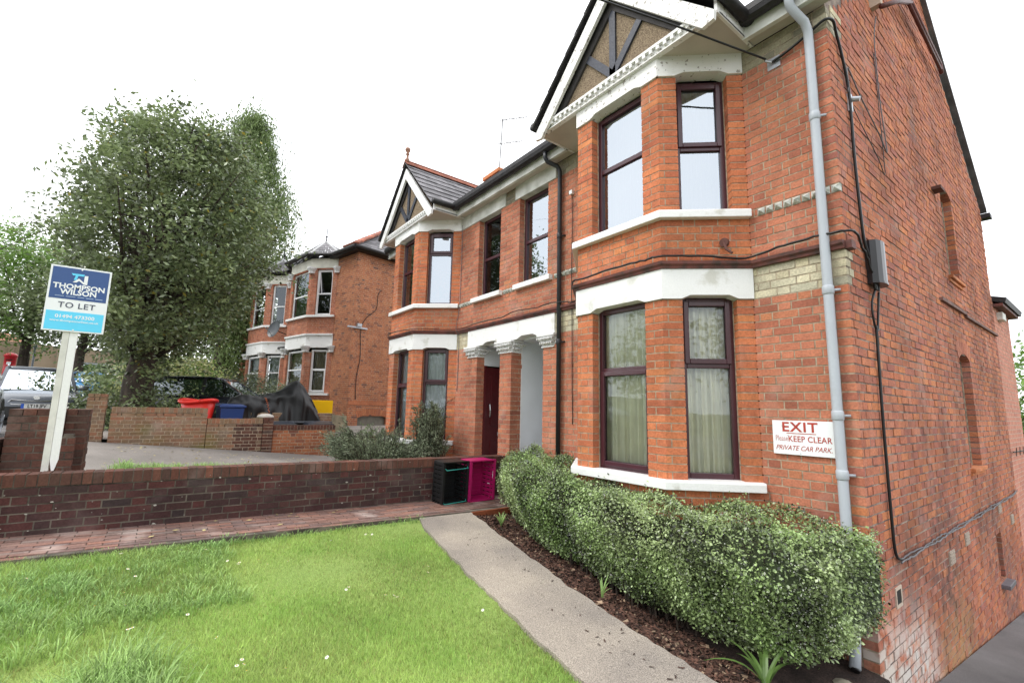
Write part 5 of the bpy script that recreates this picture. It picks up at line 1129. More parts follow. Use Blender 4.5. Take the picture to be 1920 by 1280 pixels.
# ------------------------------------------------------------------ vehicles
def loft(mb, secs, mi=0, close=True):
    n = len(secs[0]); b = len(mb.v)
    for s_ in secs:
        for p in s_: mb.v.append(tuple(p)); mb.t.append(.5)
    for i in range(len(secs)-1):
        for k in range(n-1): mb.f.append((b+i*n+k, b+i*n+k+1, b+(i+1)*n+k+1, b+(i+1)*n+k)); mb.m.append(mi)
    if close:
        for i in (0, len(secs)-1):
            f = tuple(b+i*n+k for k in range(n)); mb.f.append(f if i else f[::-1]); mb.m.append(mi)
def car(label, loc, rz, paint, Lc=4.4, Wc=1.82, Hc=1.55, suv=True, plate=None, parts=True, group=None):
    """x forward, origin under the middle; lower body and greenhouse lofted from cross sections"""
    T = empty('parked_car', loc, label, 'car', group, rz); hw = Wc/2; h0 = .22 if suv else .16; hb_ = .98 if suv else .88
    def sec(x, w, zb, zt, crown=.03): return [(x, -w*.55, zb), (x, -w*.93, zb+.02), (x, -w, zb+.18), (x, -w*1.0, (zb+zt)/2), (x, -w*.975, zt-.10), (x, -w*.90, zt-.015), (x, -w*.5, zt+crown*.8), (x, 0, zt+crown), (x, w*.5, zt+crown*.8), (x, w*.90, zt-.015), (x, w*.975, zt-.10), (x, w, (zb+zt)/2), (x, w, zb+.18), (x, w*.93, zb+.02), (x, w*.55, zb)]
    l = Lc/2; hf = hb_-.16 if suv else hb_-.18
    st = [(l, .62, .34, hf-.22), (l-.06, .80, .26, hf-.13), (l-.22, .92, h0+.02, hf-.05), (l-.55, .98, h0, hf+.02), (l-1.05, 1., h0, hb_-.06), (l-1.35, 1., h0, hb_), (0, 1., h0, hb_+.01), (-l+.9, 1., h0, hb_+.03), (-l+.35, .97, h0+.02, hb_+.03), (-l+.08, .88, .3, hb_-.04), (-l, .75, .38, hb_-.16)]
    mb = MB(); loft(mb, [sec(x, w*hw, a, b) for x, w, a, b in st]); mb.build('body', [paint], T, smooth=True)
    # greenhouse: glass band with pillars and roof panel
    xs = [(l-1.12, .86, 0.0), (l-1.95, .74, 1.0), (-.2, .75, 1.06 if 0 else 1.0), (-l+1.0, .73, .97), (-l+.30, .80, .04)]
    zt = lambda f: hb_+.0+(Hc-hb_-.03)*f
    top = [(x, w*hw if f < .5 else .70*hw, zt(f)) for x, w, f in xs]
    def gsec(x, wb, wt, z): return [(x, -wb, hb_-.03), (x, -wt, z), (x, wt, z), (x, wb, hb_-.03)]
    xa, xb, xc, xd = l-1.05, l-1.85, -l+1.05, -l+.28
    B0 = [(xa, .86*hw), (xb, .88*hw), (xc, .87*hw), (xd, .80*hw)]
    mb = MB(); zr = Hc-.035; wt = .70*hw
    P = {'fl': (xa, .80*hw, hb_-.02), 'fr': (xa, -.80*hw, hb_-.02), 'tl': (xb, wt, zr), 'tr': (xb, -wt, zr), 'ul': (xc, wt*.98, zr), 'ur': (xc, -wt*.98, zr), 'bl': (xd, .76*hw, hb_+.0), 'br': (xd, -.76*hw, hb_+.0), 'sl': (0, .93*hw, hb_-.02), 'sr': (0, -.93*hw, hb_-.02), 'ml': (0, wt*1.03, zr+.02), 'mr': (0, -wt*1.03, zr+.02)}
    def panel(nm, ks, m):
        q = MB(); q.poly([P[k] for k in ks]); q.build(nm, [m], T)
    panel('windscreen', ('fl', 'fr', 'tr', 'tl'), CARGLASS); panel('rear_window', ('bl', 'ul', 'ur', 'br'), CARGLASS)
    panel('side_window', ('fl', 'tl', 'ml', 'sl'), CARGLASS); panel('side_window', ('sl', 'ml', 'ul', 'bl'), CARGLASS); panel('side_window', ('fr', 'sr', 'mr', 'tr'), CARGLASS); panel('side_window', ('sr', 'br', 'ur', 'mr'), CARGLASS)
    mb = MB(); n = 6
    rs = []
    for x, w, z in ((xb+.06, wt, zr), (xb-.25, wt*1.03, zr+.035), (0, wt*1.05, zr+.045), (xc+.1, wt*1.02, zr+.03), (xc-.12, wt*.97, zr-.02)):
        rs.append([(x, -w-.01, z-.035), (x, -w, z), (x, -w*.6, z+.02), (x, w*.6, z+.02), (x, w, z), (x, w+.01, z-.035)])
    loft(mb, rs); mb.build('roof', [paint], T, smooth=True)
    for a, b in (('fl', 'tl'), ('fr', 'tr'), ('bl', 'ul'), ('br', 'ur')): q = MB(); q.bar(P[a], P[b], .075, .05); q.build('pillar', [paint], T)
    for a, b in (('sl', 'ml'), ('sr', 'mr')): q = MB(); q.bar(P[a], P[b], .07, .03); q.build('pillar', [INK], T)
    for s in (-1, 1):
        q = MB(); q.tube([(xa-.02, s*.86*hw, hb_-.03), (0, s*.955*hw, hb_-.0), (xd, s*.84*hw, hb_+.02)], .018, 6); q.build('window_trim', [CHROME if suv else INK], T)
        if suv: q = MB(); q.tube([(xb+.1, s*wt*.98, zr+.03), (xb-.1, s*wt, zr+.085), (xc+.2, s*wt, zr+.08), (xc, s*wt*.98, zr+.03)], .018, 6); q.build('roof_rail', [STEEL], T)
        q = MB(); q.lathe((0, 0, 0), [(.02, -.11), (.085, -.08), (.10, 0), (.08, .08), (.02, .10)], 10); q.v = [(x*.55+xa-.12, y*0+s*(hw+.02)+y*1.1+z*.35, hb_+.07+z*.75) for x, y, z in q.v]; q.build('door_mirror', [paint], T, smooth=True)
        q = MB(); q.tube([(-.05, s*(hw+.003), hb_-.13), (-.25, s*(hw+.012), hb_-.13)], .014, 6); q.build('door_handle', [CHROME], T)
        for xx in (xa-.12, -.08, -1.0): q = MB(); q.bar((xx, s*(hw*1.0+.001), h0+.15), (xx-.02, s*(hw*.985), hb_-.10), .008, .004); q.build('door_seam', [INK], T)
        q = MB(); hl = [(l-.14, s*.58*hw, hf-.20), (l-.10, s*.60*hw, hf-.10), (l-.40, s*.93*hw, hf-.03), (l-.52, s*.985*hw, hf-.06), (l-.30, s*.96*hw, hf-.19)]
        q.poly([(x+.02, y*1.01, z) for x, y, z in hl][::s]); q.build('headlight', [LIGHTLENS], T)
    # wheels
    for x in (l-.85, -l+.80):
        for s in (-1, 1):
            w = empty('wheel', (x, s*(hw-.10), .33)); w.parent = T; q = MB(); q.tube([(0, -.10, 0), (0, -.08, 0), (0, .08, 0), (0, .105, 0)], [.31, .335, .335, .31], 22); q.build('tyre', [TYRE], w)
            q = MB(); q.tube([(0, s*.10, 0), (0, s*.112, 0)], [.215, .20], 16)
            q.build('rim', [mat('rim_dark', (.10, .10, .11), .3, metal=.6)], w)
            q = MB()
            for k in range(5): a = k*2*math.pi/5; q.bar((0, s*.116, 0), (.20*math.cos(a), s*.116, .20*math.sin(a)), .05, .012)
            q.build('spokes', [STEEL], w)
            q = MB(); q.tube([(x, s*(hw-.22), .36), (x, s*(hw+.004), .36)], .395, 22); q.build('wheel_arch', [INK], T)
    if plate is not None:
        X = l+.012
        q = MB(); gp = [(X-.055, -.50, hf-.20), (X-.02, -.42, hf-.245), (X, 0, hf-.262), (X-.02, .42, hf-.245), (X-.055, .50, hf-.20), (X-.05, .44, hf-.13), (X-.02, .1, hf-.16), (X-.02, -.1, hf-.16), (X-.05, -.44, hf-.13)]
        q.poly(gp); q.build('grille', [mat('grille_mesh', (.03, .03, .032), .4)], T)
        q = MB(); q.tube([(x+.012, y, z) for x, y, z in gp+[gp[0]]], .009, 6); q.build('grille_surround', [CHROME], T)
        q = MB(); loft(q, [[(X-.10, -.80*hw, .30), (X+.015, -.6*hw, .30), (X+.03, 0, .30), (X+.015, .6*hw, .30), (X-.10, .80*hw, .30)], [(X-.12, -.86*hw, .50), (X-.01, -.62*hw, .52), (X+.012, 0, .53), (X-.01, .62*hw, .52), (X-.12, .86*hw, .50)]], close=False); q.build('lower_bumper', [INK], T)
        pl = empty('number_plate', (X+.035, 0, .535)); pl.parent = T; q = MB(); q.box((-.01, -.26, -.056), (0, .26, .056)); q.build('plate', [PLATEW], pl)
        q = MB(); q.box((.0005, -.26, -.056), (.002, -.205, .056)); q.build('band', [PLATEB], pl)
        text_mesh(plate, .115, 'lettering', INK, pl, (.0015, .025, -.003), (0, 1, 0), (0, 0, 1), bold=.003, sx=.80)
        q = MB(); q.lathe((0, 0, 0), [(.05, 0), (.045, .01)], 14); q.v = [(z+l-.02, x*1.3, y+hf-.075) for x, y, z in q.v]; q.build('badge', [CHROME], T)
    else:
        q = MB(); q.box((-l+.0, -.8*hw, hb_-.28), (-l+.03, -.5*hw, hb_-.12)); q.build('tail_light', [REDP], T); q = MB(); q.box((-l+.0, .5*hw, hb_-.28), (-l+.03, .8*hw, hb_-.12)); q.build('tail_light', [REDP], T)
    return T
car('grey crossover car with plate LT19 JFV facing the camera behind the gate piers', (-17.7, -7.35, .86), math.radians(9), CARGREY, Hc=1.6, plate='LT19 JFV')
car('silver car of which only the front wing shows at the left edge', (-10.1, -7.62, gz(-9.5, -7.6)-.05), math.radians(6), CARSILV, suv=True, Lc=4.3, plate='')
car('dark blue-black estate car side-on behind the red and blue bins', (-16.1, -3.15, .88), math.radians(64), CARBLK, Lc=4.5, Wc=1.80, Hc=1.46, suv=False)
car('white hatchback far away, glimpsed under the big tree', (-36.5, -7.9, gz(-36, -8)-.1), math.radians(15), CARWHT, Lc=4.0, Hc=1.5, group='distant cars seen under the tree')
car('blue hatchback far away, in front of the white one under the tree', (-30.5, -7.3, gz(-30, -6)-.35), math.radians(20), CARBLU, Lc=4.0, Hc=1.45, group='distant cars seen under the tree')

# bins, cover, cabinet
T = empty('red_tub', (-12.55, -3.72, .75), 'round red plastic tub with thick rim behind the olive wall', 'tub')
mb = MB(); mb.lathe((0, 0, 0), [(.26, 0), (.30, .3), (.36, .85), (.34, .86), (.30, .5)], 28); mb.build('tub', [REDP], T, smooth=True)
mb = MB(); n_ = 28; mb.tube([(.385*math.cos(2*math.pi*k/n_), .385*math.sin(2*math.pi*k/n_), .86+.03*math.sin(4*math.pi*k/n_)) for k in range(n_+1)], .045, 8); mb.build('rim', [REDP], T, smooth=True)
T = empty('wheelie_bin', (-12.65, -3.02, .62), 'small blue wheelie bin beside the red tub behind the wall', 'bin'); T.rotation_euler = (0, 0, .1)
mb = MB(); mb.hexa([(-.20, -.20, 0), (.20, -.20, 0), (.20, .20, 0), (-.20, .20, 0), (-.29, -.27, .84), (.27, -.27, .84), (.27, .27, .84), (-.29, .27, .84)]); mb.build('bin_body', [BLUEP], T, bevel=.02)
mb = MB(); mb.box((-.31, -.30, .85), (.30, .30, .90)); mb.hexa([(-.30, -.28, .90), (.28, -.28, .90), (.28, .28, .90), (-.30, .28, .90), (-.24, -.22, .945), (.20, -.22, .93), (.20, .22, .93), (-.24, .22, .945)]); mb.build('lid', [BLUEP], T, bevel=.01)
mb = MB(); mb.tube([(-.31, -.25, .88), (-.36, -.22, .87), (-.36, .22, .87), (-.31, .25, .88)], .018, 8); mb.build('handle', [BLUEP], T)
for s in (-1, 1): mb = MB(); mb.tube([(-.22, s*.24, .1), (-.22, s*.28, .1)], .10, 14); mb.build('wheel', [TYRE], T)
# covered motorcycle: cloth hung over bars and seat
T = empty('covered_motorcycle', (-13.0, -2.0, .80), 'motorcycle under a black cover laced with an orange cord', 'motorcycle')
S_ = 46; A_n = 40; mb = MB(); Lm = 2.2
ridge = lambda t: np.interp(t, [0, .04, .12, .35, .5, .6, .70, .76, .84, .92, 1.0], [.65, .93, 1.0, 1.0, 1.07, 1.22, 1.38, 1.45, 1.32, 1.05, .7])
for i in range(S_+1):
    t = i/S_; x = (t-.5)*Lm; h = float(ridge(t)); wid = .30+.14*math.exp(-((t-.75)/.14)**2)+.06*math.sin(t*9)
    for j in range(A_n+1):
        a = math.pi*j/A_n; c, s = math.cos(a), math.sin(a); f = .035*math.sin(t*38+3*math.cos(a*2))*(1-s)+.04*math.sin(a*9+t*13)*(1-s**3)+.015*math.sin(t*70+a*5)
        y = (wid+f+.12*(1-s))*(abs(c)**.55)*(1 if c > 0 else -1); z = h*(s**.42 if s > 0 else 0)+.02*math.sin(t*24+a*2)*s; xx = x+(.10*(1-s) if t > .9 else (-.08*(1-s) if t < .1 else 0))
        mb.v.append((y, xx, max(z, .0))); mb.t.append(.5)
for i in range(S_):
    for j in range(A_n): q = i*(A_n+1)+j; mb.f.append((q, q+1, q+A_n+2, q+A_n+1)); mb.m.append(0)
for e in (0, S_): mb.f.append(tuple(e*(A_n+1)+j for j in range(A_n+1))); mb.m.append(0)
mb.build('cover', [COVER], T, smooth=True)
mb = MB(); pts = []
for k in range(15): t = .50-.0*k; a = math.pi*(.36-.02*k); c, s = math.cos(a), max(.05, math.sin(a)); pts.append((.47*abs(c)**.55+.03+.02*(k % 2), (t-.5)*Lm+.035*(k % 2)-.25+.008*k, .98*s**.42-.01*k))
mb.tube(pts, .009, 5); mb.build('lacing', [ORANGE], T)
T = empty('yellow_cabinet', (-13.75, -.58, .92), 'bright yellow metal cabinet against the neighbour house', 'cabinet'); T.rotation_euler = (0, 0, math.radians(5))
mb = MB(); mb.box((-.25, -.33, 0), (.22, .36, .80)); mb.build('casing', [YELP], T, bevel=.006)
mb = MB(); mb.box((.223, -.31, .03), (.238, .34, .77)); mb.build('door_panel', [YELP], T, bevel=.004)
mb = MB(); mb.tube([(.238, -.14, .40), (.262, -.14, .40)], .018, 8); mb.build('lock', [INK], T)
T = MB(); T.lathe((0, 0, 0), [(.20, 0), (.22, .05), (.18, .12), (.09, .17), (.01, .18)], 14); o = T.build('white_sack', [mat('sack_cloth', (.62, .58, .52), .8, .1, 9)], smooth=True); o.location = (-12.3, -2.25, 1.22); o.scale = (.6, .95, .6); tag(o, 'crumpled whitish sack lying on top of the bin store wall', 'sack')

# ------------------------------------------------------------------ far left street
T = empty('post_box', (-43.4, -12.7, gz(-43.4, -12.7)-.1), 'red pillar post box on the far verge at the left', 'post box')
mb = MB(); mb.lathe((0, 0, 0), [(.33, 0), (.33, .12), (.29, .14), (.29, 1.38), (.33, 1.42), (.36, 1.50), (.34, 1.56), (.20, 1.66), (.02, 1.70)], 20); mb.build('pillar', [PBRED], T, smooth=True)
mb = MB(); mb.box((.27, -.16, 1.18), (.30, .16, 1.24)); mb.build('slot', [INK], T); mb = MB(); mb.box((.285, -.10, .9), (.30, .10, 1.08)); mb.build('notice', [SIGNW], T)
mb = MB(); mb.tube([(0, 0, 0), (0, 0, 2.1)], .05, 8); mb.lathe((0, 0, 2.1), [(.09, 0), (.09, .2), (.03, .22)], 8); o = mb.build('street_post', [mat('grey_post', (.33, .36, .42), .5)]); o.location = (-38.5, -10.85, gz(-38.5, -10.9)-.1); tag(o, 'grey street post with a small box top behind the grey car', 'post')
T = empty('retaining_wall', (-52, -14, 3.3), 'long tan wall with a strip of orange tiles far behind the post box', 'wall')
mb = MB(); mb.hexa([(-4, -14, -.6), (-1.5, 14, -.6), (-2.5, 14, -.6), (-5, -14, -.6), (-4, -14, 3.6), (-1.5, 14, 2.2), (-2.5, 14, 2.2), (-5, -14, 3.6)]); mb.build('wall', [TAN], T)
mb = MB(); mb.hexa([(-3.9, -14, 3.55), (-2.9, 0, 2.9), (-3.3, 0, 2.9), (-4.3, -14, 3.55), (-5.6, -14, 4.5), (-4.4, 0, 3.7), (-4.8, 0, 3.7), (-6, -14, 4.5)]); mb.build('tiled_roof', [mat('orange_tiles', (.42, .20, .13), .8, .2, 3)], T)
mb = MB()
for k in range(9): y = -13+k*3; t = (y+14)/28; mb.box((-4+2.5*t+.0, y, -.5), (-4+2.5*t+.15, y+.35, 3.0-1.2*t))
mb.build('buttresses', [TAN], T, kind='stuff')

# ------------------------------------------------------------------ trees and shrubs
def clumps(c, r, n, bias=.6, zmin=-1., seed=0, shape=None):
    R = np.random.default_rng(seed); out_ = []
    while len(out_) < n:
        v = R.normal(size=3); v /= np.linalg.norm(v); q = v*(bias+(1-bias)*R.random()**.5)*np.array([1, 1, 1])
        if q[2] < zmin: continue
        p = np.array(c)+q*np.array(r)
        if shape and not shape(p): continue
        out_.append(p)
    return np.array(out_)
def foliage(parent, cl, per, rad, size, m, name='crown', up=.4, asp=.5, droop=None, flat=.4, seed=0, extra=None, base=(0, 0, 0), zs=.75):
    R = np.random.default_rng(seed); N_ = len(cl)*per; g = R.normal(size=(N_, 3))*np.array([1, 1, zs]); rr = rad*(.6+.8*R.random(len(cl))); ct = R.random(len(cl))
    C = np.repeat(cl, per, 0)+g*np.repeat(rr, per)[:, None]-np.array(base); t = np.clip(np.repeat(ct, per)*.55+R.random(N_)*.5, 0, 1)
    V = leaves(C, size*(.6+.8*R.random(N_)), flat=flat, up=up, aspect=asp, droop=droop); ms = [m] if extra is None else [m, extra[0]]
    mi = None if extra is None else (R.random(N_) < extra[1]).astype(int)
    return bulk(name, V, 4, ms, t, mi, parent)
def limbs(mb, base, tips, r0, seed=0, sag=.0, base_h=None):
    R = random.Random(seed)
    for tp in tips:
        b = Vector(base)+Vector((R.uniform(-.05, .05), R.uniform(-.05, .05), R.uniform(0, base_h or .5))); e = Vector([float(x) for x in tp]); m_ = b.lerp(e, .5)+Vector((R.uniform(-.3, .3), R.uniform(-.3, .3), R.uniform(0, .4)-sag)); q1 = b.lerp(m_, .5)+Vector((R.uniform(-.1, .1), R.uniform(-.1, .1), 0)); q2 = m_.lerp(e, .5)+Vector((R.uniform(-.12, .12),)*3)
        mb.tube([b, q1, m_, q2, e], [r0, r0*.75, r0*.5, r0*.3, r0*.12], 5)
# big holly-like tree
tb = Vector((-14.8, -5.0, .8)); T = empty('holly_tree', tb, 'large dark broadleaved evergreen tree with ivy-clad trunk behind the letting board', 'tree')
z3 = np.array(tb)
def crown_ok(p):
    v_ = Vector(tuple(p))+tb-CAM; s_ =  (v_.x*CR.x+v_.y*CR.y)/(v_.x*CF.x+v_.y*CF.y)*12.5+705*12.5/870; z = p[2]+.8; k = 12.5/870; zz = [.8, 2.4, 3.1, 3.85, 5.3, 6.7, 8.2, 8.9, 9.6]
    lo = np.interp(z, zz, [(a-255)*k for a in (232, 218, 185, 98, 68, 66, 105, 160, 250)]); hi = np.interp(z, zz, [(a-255)*k for a in (268, 285, 330, 412, 455, 478, 455, 420, 345)])
    return lo < s_ < hi and z > 2.1
mb = MB(); mb.tube([(0, 0, -.2), (.0, .02, .5), (.05, .0, 1.3), (.0, .1, 2.4), (.1, .0, 4), (.1, .1, 5.6), (.2, .1, 7.2)], [.46, .38, .34, .28, .2, .13, .05], 12)
cl = clumps((-.1, .0, 4.9), (3.7, 3.7, 4.1), 640, .42, seed=1, shape=crown_ok)
limbs(mb, (0, 0, 1.6), cl[::7], .09, 5, base_h=3.5)
tw = [(.5, .2, 9.0), (-.3, -.2, 8.7), (1.1, 1.3, 8.5), (.9, 1.6, 7.9), (-.9, -1.1, 8.0), (-2.4, -3.0, 6.6), (-2.9, -3.5, 5.6), (-2.8, -3.9, 4.6), (1.8, 3.2, 6.4), (2.0, 3.5, 5.2), (1.9, 3.6, 4.4), (-1.7, -2.2, 7.4)]
limbs(mb, (.1, .1, 5.2), tw, .035, 6, base_h=1.5)
mb.build('trunk', [TRUNKM], T, smooth=True)
foliage(T, cl, 105, .25, .12, LEAFT, seed=11, extra=(LEAFY, .012))
tt = []
for e in tw:
    for k in range(7): t = .62+.38*k/6; tt.append(np.array((.1, .1, 6.0))*(1-t)+np.array(e)*t+rng.normal(size=3)*.12)
foliage(T, np.array(tt), 16, .14, .12, LEAFT, name='sparse_top_leaves', seed=12)
lc = np.concatenate([clumps((.3, .1, .5), (1.0, 1.25, .55), 34, .3, seed=13), clumps((-CR.x*.95, -CR.y*.95, .75), (.5, .5, .75), 22, .3, seed=17)])
foliage(T, lc, 90, .22, .10, LEAFT, name='low_foliage', seed=14)
# conifer behind
tb = Vector((-25.2, -2.3, 1.6)); T = empty('conifer', tb, 'tall feathery conifer rising behind the dark evergreen tree', 'tree'); mb = MB(); mb.tube([(0, 0, -.3), (0, 0, 6), (.1, .1, 14.8)], [.35, .22, .03], 8)
cc = []; R = np.random.default_rng(21)
for i in range(420):
    z = 1.5+13.2*R.random()**.8; rr = float(np.interp(z, [0, 4, 6, 8, 10, 12, 14, 15], [.5, .8, 1.5, 2.3, 2.1, 1.15, .4, .08]))*(.35+.65*R.random()**.5); a = R.random()*6.283; cc.append((rr*math.cos(a)+.3, rr*math.sin(a)+.3, z))
cc = np.array(cc); limbs(mb, (0, 0, 0), [], .1)
for c in cc[::3]: mb.tube([(0, 0, c[2]+.3), (c[0]*.5, c[1]*.5, c[2]+.25), tuple(c)], [.06, .04, .015], 4)
mb.build('trunk', [TRUNKM], T); foliage(T, cc, 130, .34, .18, LEAFC, asp=.28, droop=(0, 0, -.8), seed=22, zs=1.1)
# street trees and distant greenery
def tree(label, x, y, h, r, m, n, seed, size=.2, per=110, rad=.5, trunk=.16, zc=.62, name='street_tree', group=None, zbase=None, hull=1.):
    z = gz(x, y)-.1 if zbase is None else zbase; T = empty(name, (x, y, z), label, 'tree', group); c = clumps((0, 0, h*zc), (r, r, h*(1-zc)*hull), n, .35, seed=seed); mb = MB()
    mb.tube([(0, 0, -.2), (.05, 0, h*.25), (.1, .1, h*.5), (.0, .1, h*.8)], [trunk, trunk*.8, trunk*.6, trunk*.2], 9); limbs(mb, (0, 0, h*.25), c[::6], trunk*.35, seed, base_h=h*.3); mb.build('trunk', [TRUNKM], T, smooth=True)
    foliage(T, c, per, rad, size, m, seed=seed+1); return T
tree('bright green street tree with leaning trunk beside the post box', -37, -11.0, 9.0, 4.6, LEAFL, 190, 31, trunk=.28)
tree('light green tree farther behind at the left edge', -48, -18.5, 9, 4.5, LEAFL, 120, 35, size=.26)
tree('darker green tree with dark trunk between board and big tree', -33, -8.2, 7.5, 3.2, LEAFT, 90, 38, trunk=.25)
tree('medium green tree far behind the parked cars', -40, -3, 9, 4.5, LEAFC, 90, 41, size=.28)
tree('deep green tree filling the gap left of the neighbour house', -31, 1.0, 8, 4, LEAFT, 90, 44, size=.25)
tree('spring green tree beyond the driveway at the right edge', -2.2, 24, 7.5, 4.5, LEAFL, 130, 47, zbase=-3.0, size=.22)
tree('second green tree beyond the driveway, lower and darker', 2.5, 26, 7.0, 3.5, LEAFC, 90, 50, zbase=-3.0, size=.22)
def shrub(name, label, x, y, z, r, n, m, seed, per=90, size=.08, rad=.16, cat='shrub', droop=None, asp=.5, extra=None):
    T = empty(name, (x, y, z), label, cat); c = clumps((0, 0, r[2]*.45), (r[0], r[1], r[2]*.62), n, .45, zmin=-.7, seed=seed); mb = MB(); limbs(mb, (0, 0, 0), c[::4], .02, seed, base_h=.1); mb.build('stems', [TRUNKM], T)
    foliage(T, c, per, rad, size, m, name='foliage', seed=seed+1, droop=droop, asp=asp, extra=extra); return T
shrub('cream_shrub', 'cream variegated flowering shrub behind the dark estate car', -20.4, -3.9, .9, (1.7, 1.7, 2.3), 110, LEAFCR, 61, rad=.24, size=.12, extra=(LEAFL, .35))
shrub('olive_shrub', 'spreading dull green shrub in front of the neighbour bay', -17.4, -2.0, .9, (1.3, 1.5, 1.6), 90, LEAFJ, 64, rad=.2, size=.12, asp=.3)
shrub('dark_hedge', 'dark green hedge across the back behind the parked cars', -28, -3.5, 1.4, (3, 4, 2.6), 120, LEAFT, 67, rad=.4, size=.2)
for i, (x, y, h, r_) in enumerate(((-17, -24, 10, 4.5), (-9, -26, 11, 5), (-1.5, -25, 9, 4), (6, -23, 8, 4), (14, -15, 9, 4), (17, -4, 8, 4))):
    tree('roadside tree out of the picture %s' % ('behind the photographer at the left', 'across the road opposite the left bay', 'across the road opposite the porch', 'across the road opposite the right bay', 'beyond the driveway entrance', 'on the far side of the driveway')[i], x, y, h, r_, LEAFC if i % 2 else LEAFL, 70, 130+i*3, size=.3, per=70, rad=.6, group='trees across the road', zbase=-.5)
# juniper under the left bay: arching feathery shoots
T = empty('juniper', (-7.6, -1.1, .12), 'sprawling grey-green juniper with arching shoots under the left bay window', 'shrub')
R = np.random.default_rng(71); mb = MB(); C = []; D = []
shoots = []
for i in range(560):
    a = R.random()*6.283; rx, ry = 1.75*math.cos(a)*R.random()**.5, .62*math.sin(a)*R.random()**.5; hh = .42+.62*R.random()*(1-abs(rx)/2.8); shoots.append(((rx*.35, ry*.4, 0), (rx, ry, hh), rx*.25+R.normal()*.2, ry*.3-.1))
for i in range(190):
    rx = .75+.55*R.random(); ry = .35+.4*R.random(); shoots.append(((rx, ry, .1), (rx+.38*R.random(), ry+.05, .65+.85*R.random()**1.3), .18*R.normal()+.12, -.12+.1*R.normal()))
for b, e, dx, dy in shoots:
    b, e = np.array(b, float), np.array(e, float); tip = e+np.array([dx, dy, .05+.1*R.normal()]); mid = (b+e)/2+np.array([0, 0, .12]); P = []
    for k in range(7):
        t = k/6; P.append((1-t)**2*b+2*t*(1-t)*(mid+e*.5-b*.5)*1.0+t*t*tip)
    mb.tube([tuple(p) for p in P], [.010, .009, .008, .007, .005, .004, .002], 3, cap=False)
    for k in range(1, 7):
        d = P[k]-P[k-1]; n_ = 14
        for q in range(n_): C.append(P[k-1]+d*R.random()+R.normal(size=3)*.022); D.append(d/np.linalg.norm(d)*1.2)
mb.build('stems', [TRUNKM], T); C = np.array(C)
bulk('foliage', leaves(C, .060*(.6+.8*R.random(len(C))), aspect=.22, droop=np.array(D)), 4, [LEAFJ], R.random(len(C)), None, T)
shrub('young_shoot', 'small light green sapling beside the cellar window of the neighbour house', -10.1, -.35, .15, (.22, .25, .9), 14, LEAFL, 77, per=40, size=.07, rad=.07)
# clipped flowering hedge below the right bay
T = empty('hedge', (-1.9, -.6, 0), 'long clipped hedge with small white blossom below the right bay window', 'hedge')
R = np.random.default_rng(81); hx = [-4.15, -4.0, -3.5, -2.7, -2.0, -1.3, -.7, -.1, .20]
def hprof(x):
    top = np.interp(x, hx, [.72, .99, 1.0, .88, .84, .80, .79, .76, .69]); fy = np.interp(x, hx, [-.55, -.62, -1.0, -1.22, -1.26, -1.28, -1.28, -1.2, -.85]); bot = np.interp(x, hx, [.22, .2, .16, .1, .04, -.02, -.08, -.02, .14]); back = np.interp(x, [-4.2, -3.2, -2.6, -1.3, -.75, .2], [-.02, -.05, -.60, -.60, -.05, .0]); return top, fy, bot, back
pts = []; nrm = []
N_ = 92000; xs = -4.18+4.27*R.random(N_); s = R.random(N_)
tp, fy, bt, bk = hprof(xs); lump = .05*np.sin(xs*5.1)+.035*np.sin(xs*11.3+1); tp = tp+.03*np.sin(xs*7.7+.5)
# param s: 0-.45 top from back to front, .45-1 front face down
u = np.clip(s/.42, 0, 1); v = np.clip((s-.42)/.58, 0, 1); rc = .26
y = bk+(fy-bk)*u; z = tp-rc*np.clip((u-.62)/.38, 0, 1)**2.2*(.75)
yf = fy+.02+.27*v**1.8+lump*.6; zf = (tp-rc*.75)+(bt-(tp-rc*.75))*v
y = np.where(s > .42, yf, y+lump*u); z = np.where(s > .42, zf, z+.04*np.sin(xs*9+y*8)+.03*np.sin(y*15+xs*4))
dep = np.abs(R.normal(size=N_))*.04; dep[R.random(N_) < .04] *= -.9
out_n = np.stack([np.zeros(N_), -v-.25*u, 1-v], 1)+np.stack([np.where(xs > -.1, (xs+.1)*4, 0)+np.where(xs < -3.95, (xs+3.95)*5, 0), np.zeros(N_), np.zeros(N_)], 1); out_n /= np.linalg.norm(out_n, axis=1)[:, None]
C = np.stack([xs, y, z], 1)-out_n*dep[:, None]+R.normal(size=(N_, 3))*.012
# the two ends
Ne = 15000; xe = np.where(R.random(Ne) < .75, .08, -4.17); te, fe, be, ke = hprof(xe); ye = ke+(fe-ke)*R.random(Ne); ze = be+(te-.05-be)*R.random(Ne); Ce = np.stack([xe+R.normal(size=Ne)*.02-np.abs(R.normal(size=Ne))*.07*np.sign(xe)-.05*((ze-te)/.9)**2*np.sign(xe), ye, ze], 1)
C = np.concatenate([C, Ce])
tone = np.clip(.5+.28*np.sin(C[:, 0]*6+C[:, 2]*5)*np.sin(C[:, 1]*7+C[:, 0]*3)+.3*R.normal(size=len(C)), 0, 1)
mi = (R.random(len(C)) < .07+.12*(np.sin(C[:, 0]*3.1+1)*np.sin(C[:, 1]*5+C[:, 2]*3) > .25)).astype(int)
o_ = np.array([-1.9, -.6, 0]); sz = np.where(mi == 1, .012, .0235*(.6+.8*R.random(len(C))))
bulk('foliage', leaves(C-o_, sz, flat=.2, up=.5, aspect=.62), 4, [LEAFH, LEAFHW], tone, mi, T)
mb = MB()      # twiggy inside and dark core
